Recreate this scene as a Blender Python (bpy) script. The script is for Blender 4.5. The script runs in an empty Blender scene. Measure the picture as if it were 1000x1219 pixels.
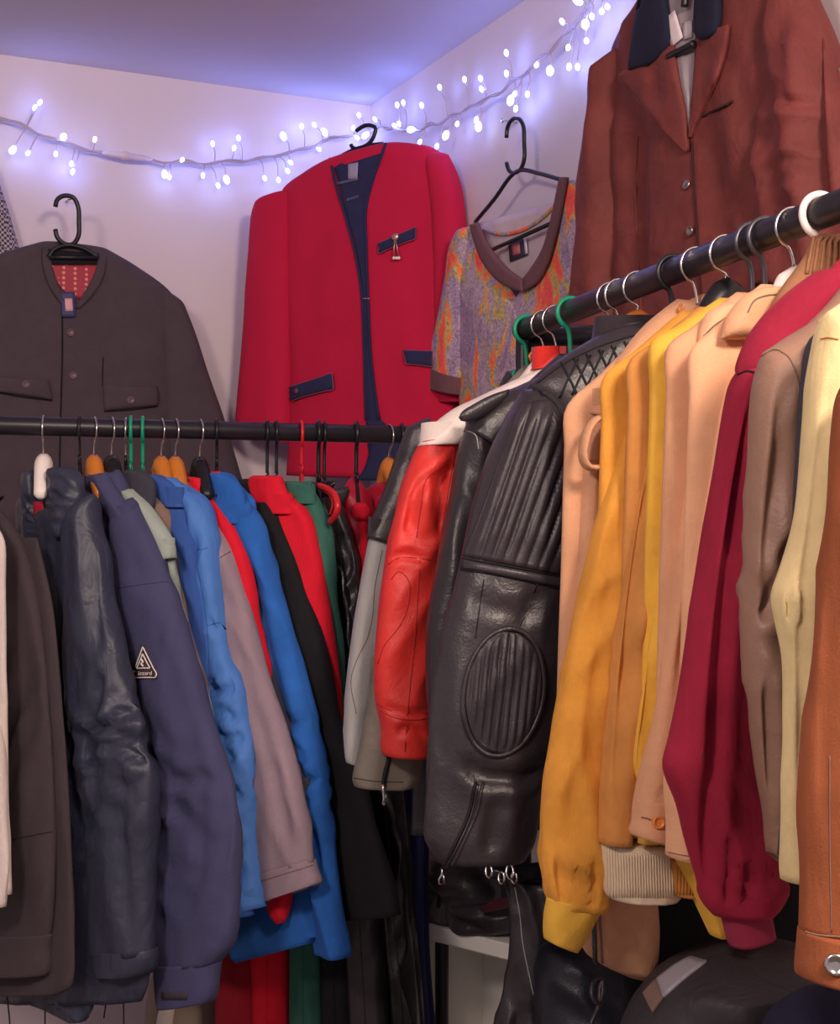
import bpy, math, random
import numpy as np
from mathutils import Vector, noise

# ------------------------------------------------------------------ camera
F, CX, HZ, EYE = 1746.0, 500.0, 650.0, 1.40      # focal length in px, centre column, horizon row, eye height
scene = bpy.context.scene
col = scene.collection
cam_data = bpy.data.cameras.new('camera')
cam = bpy.data.objects.new('camera', cam_data)
col.objects.link(cam)
cam.location = (0, 0, EYE)
cam.rotation_euler = (math.pi / 2, 0, 0)
cam_data.sensor_width = 36.0
cam_data.lens = F / 1219.0 * 36.0
cam_data.shift_y = (HZ - 609.5) / 1219.0
cam_data.clip_start = 0.05
scene.camera = cam

# ------------------------------------------------------------------ light
world = bpy.data.worlds.new('world')
scene.world = world
world.use_nodes = True
bg = world.node_tree.nodes['Background']
bg.inputs['Color'].default_value = (1.0, 0.84, 0.86, 1)
bg.inputs['Strength'].default_value = 0.30

def area_light(name, loc, target, size, energy, color):
    d = bpy.data.lights.new(name, 'AREA')
    d.shape = 'DISK'
    d.size = size
    d.energy = energy
    d.color = color
    o = bpy.data.objects.new(name, d)
    col.objects.link(o)
    o.location = loc
    o.rotation_euler = (Vector(target) - Vector(loc)).to_track_quat('-Z', 'Y').to_euler()
    return o

area_light('ceiling_lamp_light', (0.75, 0.15, 2.42), (0.05, 2.3, 1.15), 0.45, 40, (1.0, 0.82, 0.68))
area_light('ceiling_lamp_light', (-1.0, 0.1, 2.42), (-0.3, 2.6, 1.1), 0.45, 26, (1.0, 0.83, 0.74))
vs = scene.view_settings
vs.view_transform = 'Standard'
vs.look = 'None'
vs.exposure = 0.28
vs.gamma = 1.0
vs.use_curve_mapping = False

# ------------------------------------------------------------------ helpers
def lin(h):
    h = h.lstrip('#')
    r = []
    for i in (0, 2, 4):
        c = int(h[i:i + 2], 16) / 255.0
        r.append(c / 12.92 if c <= 0.04045 else ((c + 0.055) / 1.055) ** 2.4)
    return (r[0], r[1], r[2], 1.0)

MATS = {}
def mat(name, hexcol, rough=0.85, sheen=0.0, bump=0.15, scale=260.0, mottle=0.12, mscale=9.0, metal=0.0,
        coat=0.0, weave=False, spec=0.4, wrinkle=0.0, stretch=1.0):
    if name in MATS:
        return MATS[name]
    m = bpy.data.materials.new(name)
    m.use_nodes = True
    nt = m.node_tree
    b = nt.nodes['Principled BSDF']
    b.inputs['Roughness'].default_value = rough
    b.inputs['Metallic'].default_value = metal
    b.inputs['Specular IOR Level'].default_value = spec
    b.inputs['Coat Weight'].default_value = coat
    if sheen:
        b.inputs['Sheen Weight'].default_value = sheen
        b.inputs['Sheen Roughness'].default_value = 0.4
        c = lin(hexcol)
        b.inputs['Sheen Tint'].default_value = (min(1, c[0] * 1.6 + .05), min(1, c[1] * 1.6 + .05), min(1, c[2] * 1.6 + .05), 1)
    tc = nt.nodes.new('ShaderNodeTexCoord')
    base = lin(hexcol)
    if mottle > 0:
        n = nt.nodes.new('ShaderNodeTexNoise')
        n.inputs['Scale'].default_value = mscale
        n.inputs['Detail'].default_value = 5
        n.inputs['Roughness'].default_value = 0.65
        nt.links.new(tc.outputs['Object'], n.inputs['Vector'])
        r = nt.nodes.new('ShaderNodeValToRGB')
        r.color_ramp.elements[0].position = 0.3
        r.color_ramp.elements[1].position = 0.7
        r.color_ramp.elements[0].color = tuple(x * (1 - mottle) for x in base[:3]) + (1,)
        r.color_ramp.elements[1].color = tuple(min(1, x * (1 + mottle)) for x in base[:3]) + (1,)
        nt.links.new(n.outputs['Fac'], r.inputs['Fac'])
        nt.links.new(r.outputs['Color'], b.inputs['Base Color'])
    else:
        b.inputs['Base Color'].default_value = base
    last = None
    if wrinkle > 0:
        n3 = nt.nodes.new('ShaderNodeTexNoise')
        n3.inputs['Scale'].default_value = 24
        mp3 = nt.nodes.new('ShaderNodeMapping')
        mp3.inputs['Scale'].default_value = (1, 1, stretch)
        nt.links.new(tc.outputs['Object'], mp3.inputs['Vector'])
        n3.inputs['Detail'].default_value = 3
        n3.inputs['Distortion'].default_value = 1.2
        nt.links.new(mp3.outputs['Vector'], n3.inputs['Vector'])
        bp = nt.nodes.new('ShaderNodeBump')
        bp.inputs['Strength'].default_value = wrinkle
        bp.inputs['Distance'].default_value = 0.006
        nt.links.new(n3.outputs['Fac'], bp.inputs['Height'])
        last = bp
    if bump > 0:
        if weave:
            n2 = nt.nodes.new('ShaderNodeTexVoronoi')
        else:
            n2 = nt.nodes.new('ShaderNodeTexNoise')
            n2.inputs['Detail'].default_value = 3
        n2.inputs['Scale'].default_value = scale
        nt.links.new(tc.outputs['Object'], n2.inputs['Vector'])
        bp = nt.nodes.new('ShaderNodeBump')
        bp.inputs['Strength'].default_value = bump
        bp.inputs['Distance'].default_value = 0.002
        nt.links.new(n2.outputs['Distance' if weave else 'Fac'], bp.inputs['Height'])
        if last:
            nt.links.new(last.outputs['Normal'], bp.inputs['Normal'])
        last = bp
    if last:
        nt.links.new(last.outputs['Normal'], b.inputs['Normal'])
    MATS[name] = m
    return m

def cloth(n, h, **k):
    k.setdefault('sheen', 0.12); k.setdefault('wrinkle', .3); k.setdefault('stretch', .3); return mat(n, h, rough=0.9, bump=0.2, scale=420, weave=True, **k)
def suede(n, h, **k):
    k.setdefault('mottle', 0.16); k.setdefault('wrinkle', .4); k.setdefault('stretch', .25); return mat(n, h, rough=0.95, sheen=0.3, bump=0.25, scale=500, mscale=14, spec=0.15, **k)
def leather(n, h, rough=0.42, **k):
    k.setdefault('wrinkle', 0.28); return mat(n, h, rough=rough, bump=0.25, scale=330, mottle=0.1, spec=0.5, **k)
def nylon(n, h, rough=0.5, **k):
    return mat(n, h, rough=rough, bump=0.1, scale=600, mottle=0.06, wrinkle=0.7, stretch=.6, **k)
def plain(n, h, rough=0.5, **k):
    k.setdefault('mottle', 0.03); return mat(n, h, rough=rough, bump=0.03, **k)

M_CHROME = plain('chrome', '#d8d4d0', 0.2, metal=1.0)
M_WIREBLK = plain('black_plastic', '#1b1a1f', 0.35)
M_ROD = mat('black_painted_steel', '#252129', rough=0.38, bump=0.05, scale=90, mottle=0.15)
M_WHITEPL = plain('white_plastic', '#f1e4de', 0.4)
M_GREENPL = plain('green_plastic', '#12906c', 0.35)
M_REDPL = plain('red_plastic', '#d0222c', 0.3)
M_WOODH = mat('varnished_wood', '#c8762c', rough=0.35, bump=0.1, scale=60, mottle=0.15, mscale=30)
M_SEAMBLK = mat('black_thread', '#121014', rough=0.7, bump=0)
M_HOLE = mat('dark_lining', '#15121a', rough=0.95, bump=0)

def mesh_obj(name, verts, faces, material, root, smooth=True):
    off = Vector((0, 0, 0))
    p = root
    while p is not None:
        off += p.location
        p = p.parent
    me = bpy.data.meshes.new(name)
    me.from_pydata([tuple(Vector(v) - off) for v in verts], [], faces)
    me.update()
    if smooth:
        me.polygons.foreach_set('use_smooth', [True] * len(me.polygons))
    me.materials.append(material)
    o = bpy.data.objects.new(name, me)
    col.objects.link(o)
    if root is not None:
        o.parent = root
    return o

def thing(name, label, cat, loc, group=None):
    o = bpy.data.objects.new(name, None)
    o.empty_display_size = 0.05
    col.objects.link(o)
    o.location = loc
    o['label'] = label
    o['category'] = cat
    if group:
        o['group'] = group
    return o

def tagm(o, label, cat, group=None):
    o['label'] = label
    o['category'] = cat
    if group:
        o['group'] = group
    return o

def P(px, py, d):
    return Vector(((px - CX) / F * d, d, EYE + (HZ - py) / F * d))

def proj(p):
    return CX + F * p.x / p.y, HZ - F * (p.z - EYE) / p.y

class Plane:
    """vertical plane through (x, y) with horizontal normal n that points away from the camera"""
    def __init__(s, x, y, nx, ny):
        l = math.hypot(nx, ny)
        s.n = Vector((nx / l, ny / l, 0))
        s.p = Vector((x, y, 0))
        s.k = s.n.dot(s.p)
    def at(s, px, py):
        r = Vector(((px - CX) / F, 1.0, (HZ - py) / F))
        t = s.k / s.n.dot(r)
        return Vector((0, 0, EYE)) + r * t
    def shift(s, d):
        q = s.p + s.n * d
        return Plane(q.x, q.y, s.n.x, s.n.y)

def cm(vals, n):
    """Catmull-Rom through the list of float tuples, n samples by chord"""
    v = np.array(vals, float)
    if len(v) == 2:
        t = np.linspace(0, 1, n)[:, None]
        return v[0] * (1 - t) + v[1] * t
    ch = np.r_[0, np.cumsum(np.maximum(1e-6, np.linalg.norm(np.diff(v, axis=0), axis=1)))]
    ext = np.vstack([2 * v[0] - v[1], v, 2 * v[-1] - v[-2]])
    out = []
    for s in np.linspace(0, ch[-1], n):
        i = min(len(v) - 2, max(0, int(np.searchsorted(ch, s, 'right') - 1)))
        h = ch[i + 1] - ch[i]
        t = (s - ch[i]) / h
        p0, p1, p2, p3 = ext[i], ext[i + 1], ext[i + 2], ext[i + 3]
        h0 = ch[i] - ch[i - 1] if i > 0 else h
        h2 = ch[i + 2] - ch[i + 1] if i + 2 < len(v) else h
        m1 = h * ((p1 - p0) / h0 + (p2 - p1) / h) / 2
        m2 = h * ((p2 - p1) / h + (p3 - p2) / h2) / 2
        out.append((2*t**3 - 3*t**2 + 1) * p1 + (t**3 - 2*t**2 + t) * m1 + (-2*t**3 + 3*t**2) * p2 + (t**3 - t**2) * m2)
    return np.array(out)

def nrows(rows):
    return [r if len(r) == 4 else (r[1], r[0], r[2], r[0]) for r in rows]

FOLD = 1.35
class Loft:
    """padded cloth tube: rows of left/right edge points in a plane, elliptical sections with folds"""
    def __init__(s, rows=None, plane=None, pairs=None, normal=None, th=0.03, seg=52, n=76, fold=0.006, freq=16.0,
                 crumple=(), expo=2.4, round0=0.06, round1=0.0, seed=0, drift=0.12, grooves=()):
        if pairs is None:
            pairs = [(plane.at(r[0], r[1]), plane.at(r[2], r[3])) for r in nrows(rows)]
            normal = plane.n
        ths = th if isinstance(th, (list, tuple)) else [th] * len(pairs)
        data = cm([tuple(a) + tuple(b) + (t * 1.0,) for (a, b), t in zip(pairs, ths)], n)
        s.front = -Vector(normal).normalized()
        V = np.zeros((n, seg, 3))
        slant = 0.55 * (1 if int(seed * 10) % 2 else -1)
        T = np.linspace(0, 1, n)
        for i in range(n):
            A = Vector(data[i, 0:3]); B = Vector(data[i, 3:6])
            C = (A + B) / 2
            a = (B - A) / 2
            la = max(1e-4, a.length)
            ah = a / la
            b = min(data[i, 6], 0.95 * la + 0.004)
            t = T[i]
            f = 1.0
            if round0 > 0 and t < round0:
                f *= math.sqrt(max(0.02, 1 - (1 - t / round0) ** 2))
            if round1 > 0 and t > 1 - round1:
                f *= math.sqrt(max(0.02, 1 - (1 - (1 - t) / round1) ** 2))
            b *= f
            for j in range(seg):
                an = 2 * math.pi * j / seg
                c, sn = math.cos(an), math.sin(an)
                cc = math.copysign(abs(c) ** (2 / expo), c)
                ss = math.copysign(abs(sn) ** (2 / expo), sn)
                x = la * cc
                side = 1.0 if sn >= 0 else 9.0
                z = C.z + x * ah.z
                # long drapes, then slanting pulls, fading in and out along the cloth
                q = noise.noise(Vector((x * freq + z * drift * freq + seed, z * freq * 0.13, seed * 7.3 + side)))
                m1 = 0.55 + 0.9 * noise.noise(Vector((x * 3 + 5, z * 4.0, seed + 60)))
                qd = noise.noise(Vector(((x + slant * z) * freq * 1.1, (z - slant * x) * freq * 0.33, seed * 3.1 + side + 20)))
                m2 = 0.5 + 1.1 * noise.noise(Vector((x * 4, z * 6.0 + 9, seed + 80)))
                d = fold * FOLD * (max(0.1, m1) * (0.55 - 2.6 * abs(q) ** 0.85) + max(0.0, m2) * (0.4 - 2.0 * abs(qd) ** 0.9))
                for (t0, t1, amp, fr) in crumple:
                    if t0 < t < t1:
                        w = math.sin(math.pi * (t - t0) / (t1 - t0))
                        r = noise.noise(Vector((x * fr * 0.55, z * fr + x * fr * 0.45, seed + side + 40)))
                        d += 1.6 * amp * w * (0.35 - 1.7 * abs(r))
                d *= abs(sn) ** 0.6 * f
                V[i, j] = C + ah * (x + d * 0.3 * c) + s.front * (b * ss + d * (1 if sn >= 0 else -1))
        if grooves:
            fr = np.array(s.front)
            PXa = CX + F * V[..., 0] / V[..., 1]
            PYa = HZ - F * (V[..., 2] - EYE) / V[..., 1]
            hs = (np.arange(seg) <= seg // 2)[None, :]
            for pts, depth, wd in grooves:
                wd = wd * 1.25
                q = cm(pts, 200)
                d2 = ((PXa[..., None] - q[:, 0]) ** 2 + (PYa[..., None] - q[:, 1]) ** 2)
                k = d2.argmin(-1)
                dm = np.sqrt(d2.min(-1))
                tt = k / 199.0
                fade = np.clip(np.minimum(tt, 1 - tt) * 6, 0, 1)
                sh = np.exp(-(dm / wd) ** 2) - 0.35 * np.exp(-((dm - 2.2 * wd) / (1.1 * wd)) ** 2)
                amt = depth * fade * sh * hs
                V = V - fr[None, None, :] * amt[..., None]
        s.V, s.n, s.seg = V, n, seg
        h = seg // 2 + 1
        s.G = V[:, :h, :]
        s.PX = CX + F * s.G[..., 0] / s.G[..., 1]
        s.PY = HZ - F * (s.G[..., 2] - EYE) / s.G[..., 1]
    def build(s, name, material, root, open_end=True, hole=None):
        n, seg = s.n, s.seg
        verts = [tuple(v) for v in s.V.reshape(-1, 3)]
        faces = []
        for i in range(n - 1):
            for j in range(seg):
                k = (j + 1) % seg
                faces.append((i * seg + j, (i + 1) * seg + j, (i + 1) * seg + k, i * seg + k))
        def ring(center, base, sc, dz):
            st = len(verts)
            for j in range(seg):
                v = np.array(verts[base + j])
                q = center + (v - center) * sc
                q[2] += dz
                verts.append(tuple(q))
            return st
        c0 = s.V[0].mean(0)
        verts.append(tuple(c0)); ci = len(verts) - 1
        for j in range(seg):
            faces.append((ci, j, (j + 1) % seg))
        c1 = s.V[-1].mean(0)
        last = (n - 1) * seg
        if open_end:
            r1 = ring(c1, last, 0.9, 0.0)
            r2 = ring(c1, r1, 0.92, 0.035)
            for a, b in ((last, r1), (r1, r2)):
                for j in range(seg):
                    k = (j + 1) % seg
                    faces.append((a + j, b + j, b + k, a + k))
            last = r2
            c1 = c1 + np.array((0, 0, 0.035))
        verts.append(tuple(c1)); ci = len(verts) - 1
        for j in range(seg):
            faces.append((ci, last + (j + 1) % seg, last + j))
        return mesh_obj(name, verts, faces, material, root)
    def hit(s, px, py):
        d = (s.PX - px) ** 2 + (s.PY - py) ** 2
        i, j = np.unravel_index(np.argmin(d), d.shape)
        i = min(max(i, 1), s.n - 2); j = min(max(j, 1), s.PX.shape[1] - 2)
        dx = np.array([[(s.PX[i+1, j] - s.PX[i-1, j]) / 2, (s.PX[i, j+1] - s.PX[i, j-1]) / 2],
                       [(s.PY[i+1, j] - s.PY[i-1, j]) / 2, (s.PY[i, j+1] - s.PY[i, j-1]) / 2]])
        di = (s.G[i+1, j] - s.G[i-1, j]) / 2
        dj = (s.G[i, j+1] - s.G[i, j-1]) / 2
        try:
            w = np.linalg.solve(dx, np.array([px - s.PX[i, j], py - s.PY[i, j]]))
            w = np.clip(w, -1.5, 1.5)
        except Exception:
            w = np.zeros(2)
        p = s.G[i, j] + di * w[0] + dj * w[1]
        nn = np.cross(di, dj)
        l = np.linalg.norm(nn)
        nn = Vector(nn / l) if l > 1e-12 else s.front.copy()
        if nn.dot(s.front) < 0:
            nn = -nn
        nn = (nn + s.front * 0.3).normalized()
        return Vector(p), nn

class Flat:
    """a plain plane that answers hit() like a Loft"""
    def __init__(s, plane, off=0.0):
        s.pl = plane.shift(-off); s.front = -plane.n
    def hit(s, px, py):
        return s.pl.at(px, py), s.front.copy()

def tube(name, pts, r, material, root, seg=8, close=False, r2=None, up=None):
    """swept tube; r may be a list; r2 (optional) the second radius along 'up'"""
    pts = [Vector(p) for p in pts]
    n = len(pts)
    rs = r if isinstance(r, (list, tuple)) else [r] * n
    rb = rs if r2 is None else (r2 if isinstance(r2, (list, tuple)) else [r2] * n)
    verts, faces = [], []
    prev = None
    for i in range(n):
        if close:
            t = pts[(i + 1) % n] - pts[i - 1]
        else:
            t = pts[min(n - 1, i + 1)] - pts[max(0, i - 1)]
        t = t.normalized() if t.length > 1e-9 else Vector((0, 0, 1))
        if up is not None:
            e1 = Vector(up) - t * t.dot(Vector(up))
        elif prev is None:
            a = Vector((0, 0, 1)) if abs(t.z) < 0.9 else Vector((1, 0, 0))
            e1 = a - t * t.dot(a)
        else:
            e1 = prev - t * t.dot(prev)
        if e1.length < 1e-6:
            e1 = t.orthogonal()
        e1.normalize()
        prev = e1
        e2 = t.cross(e1)
        for j in range(seg):
            an = 2 * math.pi * j / seg
            verts.append(pts[i] + e1 * math.cos(an) * rb[i] + e2 * math.sin(an) * rs[i])
    m = n if close else n - 1
    for i in range(m):
        for j in range(seg):
            k = (j + 1) % seg
            i2 = (i + 1) % n
            faces.append((i * seg + j, i * seg + k, i2 * seg + k, i2 * seg + j))
    if not close:
        faces.append(tuple(range(seg - 1, -1, -1)))
        faces.append(tuple((n - 1) * seg + j for j in range(seg)))
    return mesh_obj(name, verts, faces, material, root)

def smooth_path(pts, n=24):
    return [Vector(p) for p in cm([tuple(p) for p in pts], n)]

def seam(name, loft, pts, r, material, root, n=None, off=0.55, close=False):
    n = n or max(12, 12 * len(pts))
    if name == 'seam':
        r = r * .55
    q = cm(pts, n) if len(pts) > 1 else np.array(pts)
    out = []
    for x, y in q:
        p, nn = loft.hit(x, y)
        out.append(p + nn * r * off)
    if close:
        out = out[:-1]
    return tube(name, out, r, material, root, seg=6, close=close)

def panel(name, loft, rows, off, material, root, nu=14, nv=14, ribs=0, amp=0.004, thick=0.003, bulge=0.0, smoothrows=True, ribx=None):
    R = nrows(rows)
    q = cm(R, nv) if smoothrows else np.array([[np.interp(t, np.linspace(0, 1, len(R)), [r[k] for r in R]) for k in range(4)] for t in np.linspace(0, 1, nv)])
    verts, faces = [], []
    fr, bk = [], []
    for i in range(nv):
        for j in range(nu):
            t = j / (nu - 1)
            x = q[i][0] * (1 - t) + q[i][2] * t
            y = q[i][1] * (1 - t) + q[i][3] * t
            p, nn = loft.hit(x, y)
            e = min(1.0, 6 * min(t, 1 - t), 6 * min(i / (nv - 1), 1 - i / (nv - 1)))
            d = off
            if ribx:
                d += amp * (abs(math.sin(math.pi * (x + ribx[1] * y) / ribx[0])) ** 0.6) * (0.25 + 0.75 * e)
            if ribs:
                d += amp * (abs(math.sin(math.pi * ribs * t)) ** 0.6) * (0.3 + 0.7 * e) + 0.0008 * noise.noise(Vector((x * .3, y * .12, 3)))
            if bulge:
                d += bulge * e
            fr.append(p + nn * d)
            bk.append(p + nn * (off - thick))
    N = nu * nv
    verts = fr + bk
    for i in range(nv - 1):
        for j in range(nu - 1):
            a = i * nu + j
            faces.append((a, a + 1, a + nu + 1, a + nu))
            faces.append((N + a, N + a + nu, N + a + nu + 1, N + a + 1))
    edge = [j for j in range(nu)] + [i * nu + nu - 1 for i in range(1, nv)] + [(nv - 1) * nu + j for j in range(nu - 2, -1, -1)] + [i * nu for i in range(nv - 2, 0, -1)]
    for a, b in zip(edge, edge[1:] + edge[:1]):
        faces.append((a, N + a, N + b, b))
    return mesh_obj(name, verts, faces, material, root)

def lathe(name, p, nrm, prof, material, root, seg=14):
    nrm = Vector(nrm).normalized()
    e1 = nrm.orthogonal().normalized()
    e2 = nrm.cross(e1)
    verts, faces = [], []
    for (r, h) in prof:
        for j in range(seg):
            an = 2 * math.pi * j / seg
            verts.append(p + nrm * h + (e1 * math.cos(an) + e2 * math.sin(an)) * r)
    for i in range(len(prof) - 1):
        for j in range(seg):
            k = (j + 1) % seg
            faces.append((i * seg + j, i * seg + k, (i + 1) * seg + k, (i + 1) * seg + j))
    faces.append(tuple(range(seg - 1, -1, -1)))
    faces.append(tuple((len(prof) - 1) * seg + j for j in range(seg)))
    return mesh_obj(name, verts, faces, material, root)

def button(loft, px, py, r, material, root, name='button'):
    p, nn = loft.hit(px, py)
    return lathe(name, p, nn, [(r, 0), (r, .002), (r * .9, .0034), (r * .72, .0034), (r * .66, .0024), (r * .2, .0026)], material, root)

def box(name, c, dims, rz, material, root, bevel=0.003):
    """bevelled box with its base edges rotated by rz"""
    hx, hy, hz = [d / 2 for d in dims]
    b = min(bevel, hx * .9, hy * .9, hz * .9)
    verts = []
    ca, sa = math.cos(rz), math.sin(rz)
    for (z, ins) in ((-hz, b), (-hz + b, 0), (hz - b, 0), (hz, b)):
        for (x, y) in ((-hx + ins, -hy), (hx - ins, -hy), (hx, -hy + ins), (hx, hy - ins), (hx - ins, hy), (-hx + ins, hy), (-hx, hy - ins), (-hx, -hy + ins)):
            if ins == 0:
                pass
            verts.append((x, y, z))
    # chamfer corners a little on every level
    vv = []
    for i, (x, y, z) in enumerate(verts):
        lvl = i // 8
        k = b if lvl in (0, 3) else 0
        x = math.copysign(min(abs(x), hx - k), x)
        y = math.copysign(min(abs(y), hy - k), y)
        vv.append(Vector(c) + Vector((x * ca - y * sa, x * sa + y * ca, z)))
    faces = [tuple(range(7, -1, -1)), tuple(24 + j for j in range(8))]
    for l in range(3):
        for j in range(8):
            k = (j + 1) % 8
            faces.append((l * 8 + j, l * 8 + k, (l + 1) * 8 + k, (l + 1) * 8 + j))
    return mesh_obj(name, vv, faces, material, root, smooth=False)

def text_mesh(name, body, origin, xdir, nrm, size, material, root, loft=None, pxc=None, pxs=0, rot=0, off=.004):
    cu = bpy.data.curves.new(name, 'FONT')
    cu.body = body
    cu.size = 1.0
    cu.align_x = 'CENTER'
    cu.extrude = 0.02
    tmp = bpy.data.objects.new('tmp_text', cu)
    col.objects.link(tmp)
    dg = bpy.context.evaluated_depsgraph_get()
    me = bpy.data.meshes.new_from_object(tmp.evaluated_get(dg))
    vs_ = [v.co.copy() for v in me.vertices]
    fs = [tuple(p.vertices) for p in me.polygons]
    bpy.data.objects.remove(tmp)
    bpy.data.curves.remove(cu)
    bpy.data.meshes.remove(me)
    if loft is not None:
        verts = []
        for v in vs_:
            q, nq = loft.hit(pxc[0] + v.x * pxs, pxc[1] - v.y * pxs + v.x * pxs * rot)
            verts.append(q + nq * (off + v.z * .01))
        return mesh_obj(name, verts, fs, material, root, smooth=False)
    x = Vector(xdir).normalized(); nn = Vector(nrm).normalized()
    y = nn.cross(x).normalized()
    verts = [Vector(origin) + x * v.x * size + y * v.y * size + nn * v.z * size for v in vs_]
    return mesh_obj(name, verts, fs, material, root, smooth=False)

# ------------------------------------------------------------------ the room
CORNER = Vector((-0.124, 3.665, 0))
DL = Vector((-0.904, -0.427, 0))      # along the left wall, away from the corner
DR = Vector((0.427, -0.904, 0))       # along the right wall, away from the corner
NL = Vector((-0.427, 0.904, 0))       # out of the room through the left wall
NR = Vector((0.904, 0.427, 0))        # out of the room through the right wall
CEIL = 2.50
RZ = math.atan2(0.427, 0.904)
PL_LEFT = Plane(CORNER.x, CORNER.y, NL.x, NL.y)
PL_RIGHT = Plane(CORNER.x, CORNER.y, NR.x, NR.y)
M_WALL = mat('wall_paint', '#dccdd2', rough=0.9, bump=0.06, scale=120, mottle=0.02, mscale=3)
M_CEIL = mat('ceiling_paint', '#dbd5e0', rough=0.95, bump=0.05, scale=120, mottle=0.02, mscale=3)
M_FLOOR = mat('floor_vinyl', '#6e625c', rough=0.7, bump=0.1, scale=40, mottle=0.2)

def slab(name, c, dims, m):
    o = box(name, c, dims, RZ, m, None, bevel=0.0005)
    o['kind'] = 'structure'
    return o
LW, RW = 3.6, 4.6
c = CORNER + DL * (LW / 2 - 0.05) + NL * 0.05
slab('wall_left', (c.x, c.y, CEIL / 2), (LW + 0.1, 0.1, CEIL), M_WALL)
c = CORNER + DR * (RW / 2) + NR * 0.05
slab('wall_right', (c.x, c.y, CEIL / 2), (0.1, RW, CEIL), M_WALL)
c = CORNER + DL * (LW / 2 - .05) + DR * (RW / 2 - .05)
slab('ceiling', (c.x, c.y, CEIL + 0.05), (LW + 0.1, RW + 0.1, 0.1), M_CEIL)
slab('floor', (c.x, c.y, -0.05), (LW + 0.1, RW + 0.1, 0.1), M_FLOOR)

# ------------------------------------------------------------------ the two rails
RODR = 0.0165
class Rail:
    def __init__(s, p, d, z, v, n, hv):
        s.p = Vector((p[0], p[1], 0)); s.d = Vector((d[0], d[1], 0)).normalized(); s.z = z
        s.hv = Vector((hv[0], hv[1], 0)).normalized()
        s.v = Vector((v[0], v[1], 0)).normalized(); s.n = Vector((n[0], n[1], 0)).normalized()
    def s_of(s, px):
        k = (px - CX) / F
        return (k * s.p.y - s.p.x) / (s.d.x - k * s.d.y)
    def pt(s, t):
        q = s.p + s.d * t
        return Vector((q.x, q.y, s.z))
RAIL_L = Rail((-0.684, 2.54), (0.606, 0.19), 1.608, (0.76, -0.65), (0.65, 0.76), (0.16, -0.99))
RAIL_R = Rail((0.1856, 2.40), (0.2534, -0.829), 1.76, (-0.956, -0.292), (-0.292, 0.956), (-0.956, -0.292))

def rod(name, a, b, root, r=RODR, m=M_ROD):
    return tube(name, [a, a * .999 + b * .001, a * .001 + b * .999, b], [r * .9, r, r, r * .9], m, root, seg=20)

def upright(root, p, ztop):
    q = Vector((p.x, p.y, 0))
    rod('upright', q + Vector((0, 0, 0.03)), q + Vector((0, 0, ztop)), root, r=0.013)
a, b = RAIL_L.pt(-0.9), RAIL_L.pt(0.765)
rl = thing('clothes_rail', 'long black steel clothes rail along the pale wall behind the dark jackets', 'clothes rail', (RAIL_L.pt(-.1).x, RAIL_L.pt(-.1).y, 0), 'clothes rails')
rod('rail_bar', a, b, rl)
for t in (-0.86, 0.76):
    upright(rl, RAIL_L.pt(t), RAIL_L.z - 0.005)
    q = RAIL_L.pt(t)
    e = Vector((-RAIL_L.d.y, RAIL_L.d.x, 0))
    rod('foot', Vector((q.x, q.y, .02)) - e * .16, Vector((q.x, q.y, .02)) + e * .16, rl, r=.014)
rl2 = RAIL_L.pt(-0.86); rl3 = RAIL_L.pt(0.76)
rod('lower_bar', Vector((rl2.x, rl2.y, 0.98)), Vector((rl3.x, rl3.y, 0.98)), rl, r=.0125)

rr = thing('clothes_rail', 'black steel clothes rail rising towards the right, loaded with suede and leather coats', 'clothes rail', (RAIL_R.pt(.5).x, RAIL_R.pt(.5).y, 0), 'clothes rails')
rod('rail_bar', RAIL_R.pt(-0.035), RAIL_R.pt(1.5), rr, r=0.0175)
tube('end_cap', [RAIL_R.pt(-.052), RAIL_R.pt(-.05), RAIL_R.pt(-.036), RAIL_R.pt(-.03)], [.015, .019, .019, .0185], M_WIREBLK, rr, seg=18)
e = RAIL_R.pt(-0.045)
tube('upright', [e, e + Vector((0, 0, -.02)), e + Vector((0, 0, -.2)), Vector((e.x, e.y, .03))], .013, M_ROD, rr, seg=14)
e2 = RAIL_R.pt(1.46)
upright(rr, e2, RAIL_R.z - .005)
for q in (e, e2):
    rod('foot', Vector((q.x, q.y, .02)) - RAIL_R.v * .2, Vector((q.x, q.y, .02)) + RAIL_R.v * .2, rr, r=.014)
q0, q1 = P(628, 402, 2.47), P(735, 398, 2.36)
tube('cross_bar', [q0, q0 * .99 + q1 * .01, q0 * .01 + q1 * .99, q1], [.012, .0165, .0165, .012], M_ROD, rr, seg=16)

# ------------------------------------------------------------------ hangers
def hook_pts(R0, v, rr=0.0165, wire=.0018, drop=0.05, flip=1):
    """hook in the v-z plane round a bar at R0, from the neck upwards"""
    R = rr + .006
    zc = rr + wire - R
    pts = [R0 + Vector((0, 0, -drop)), R0 + Vector((0, 0, -drop * .82)) + v * .001 * flip]
    for a in range(-70, 206, 12):
        an = math.radians(a)
        pts.append(R0 + v * (R * math.cos(an) * flip) + Vector((0, 0, zc + R * math.sin(an))))
    return pts

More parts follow.
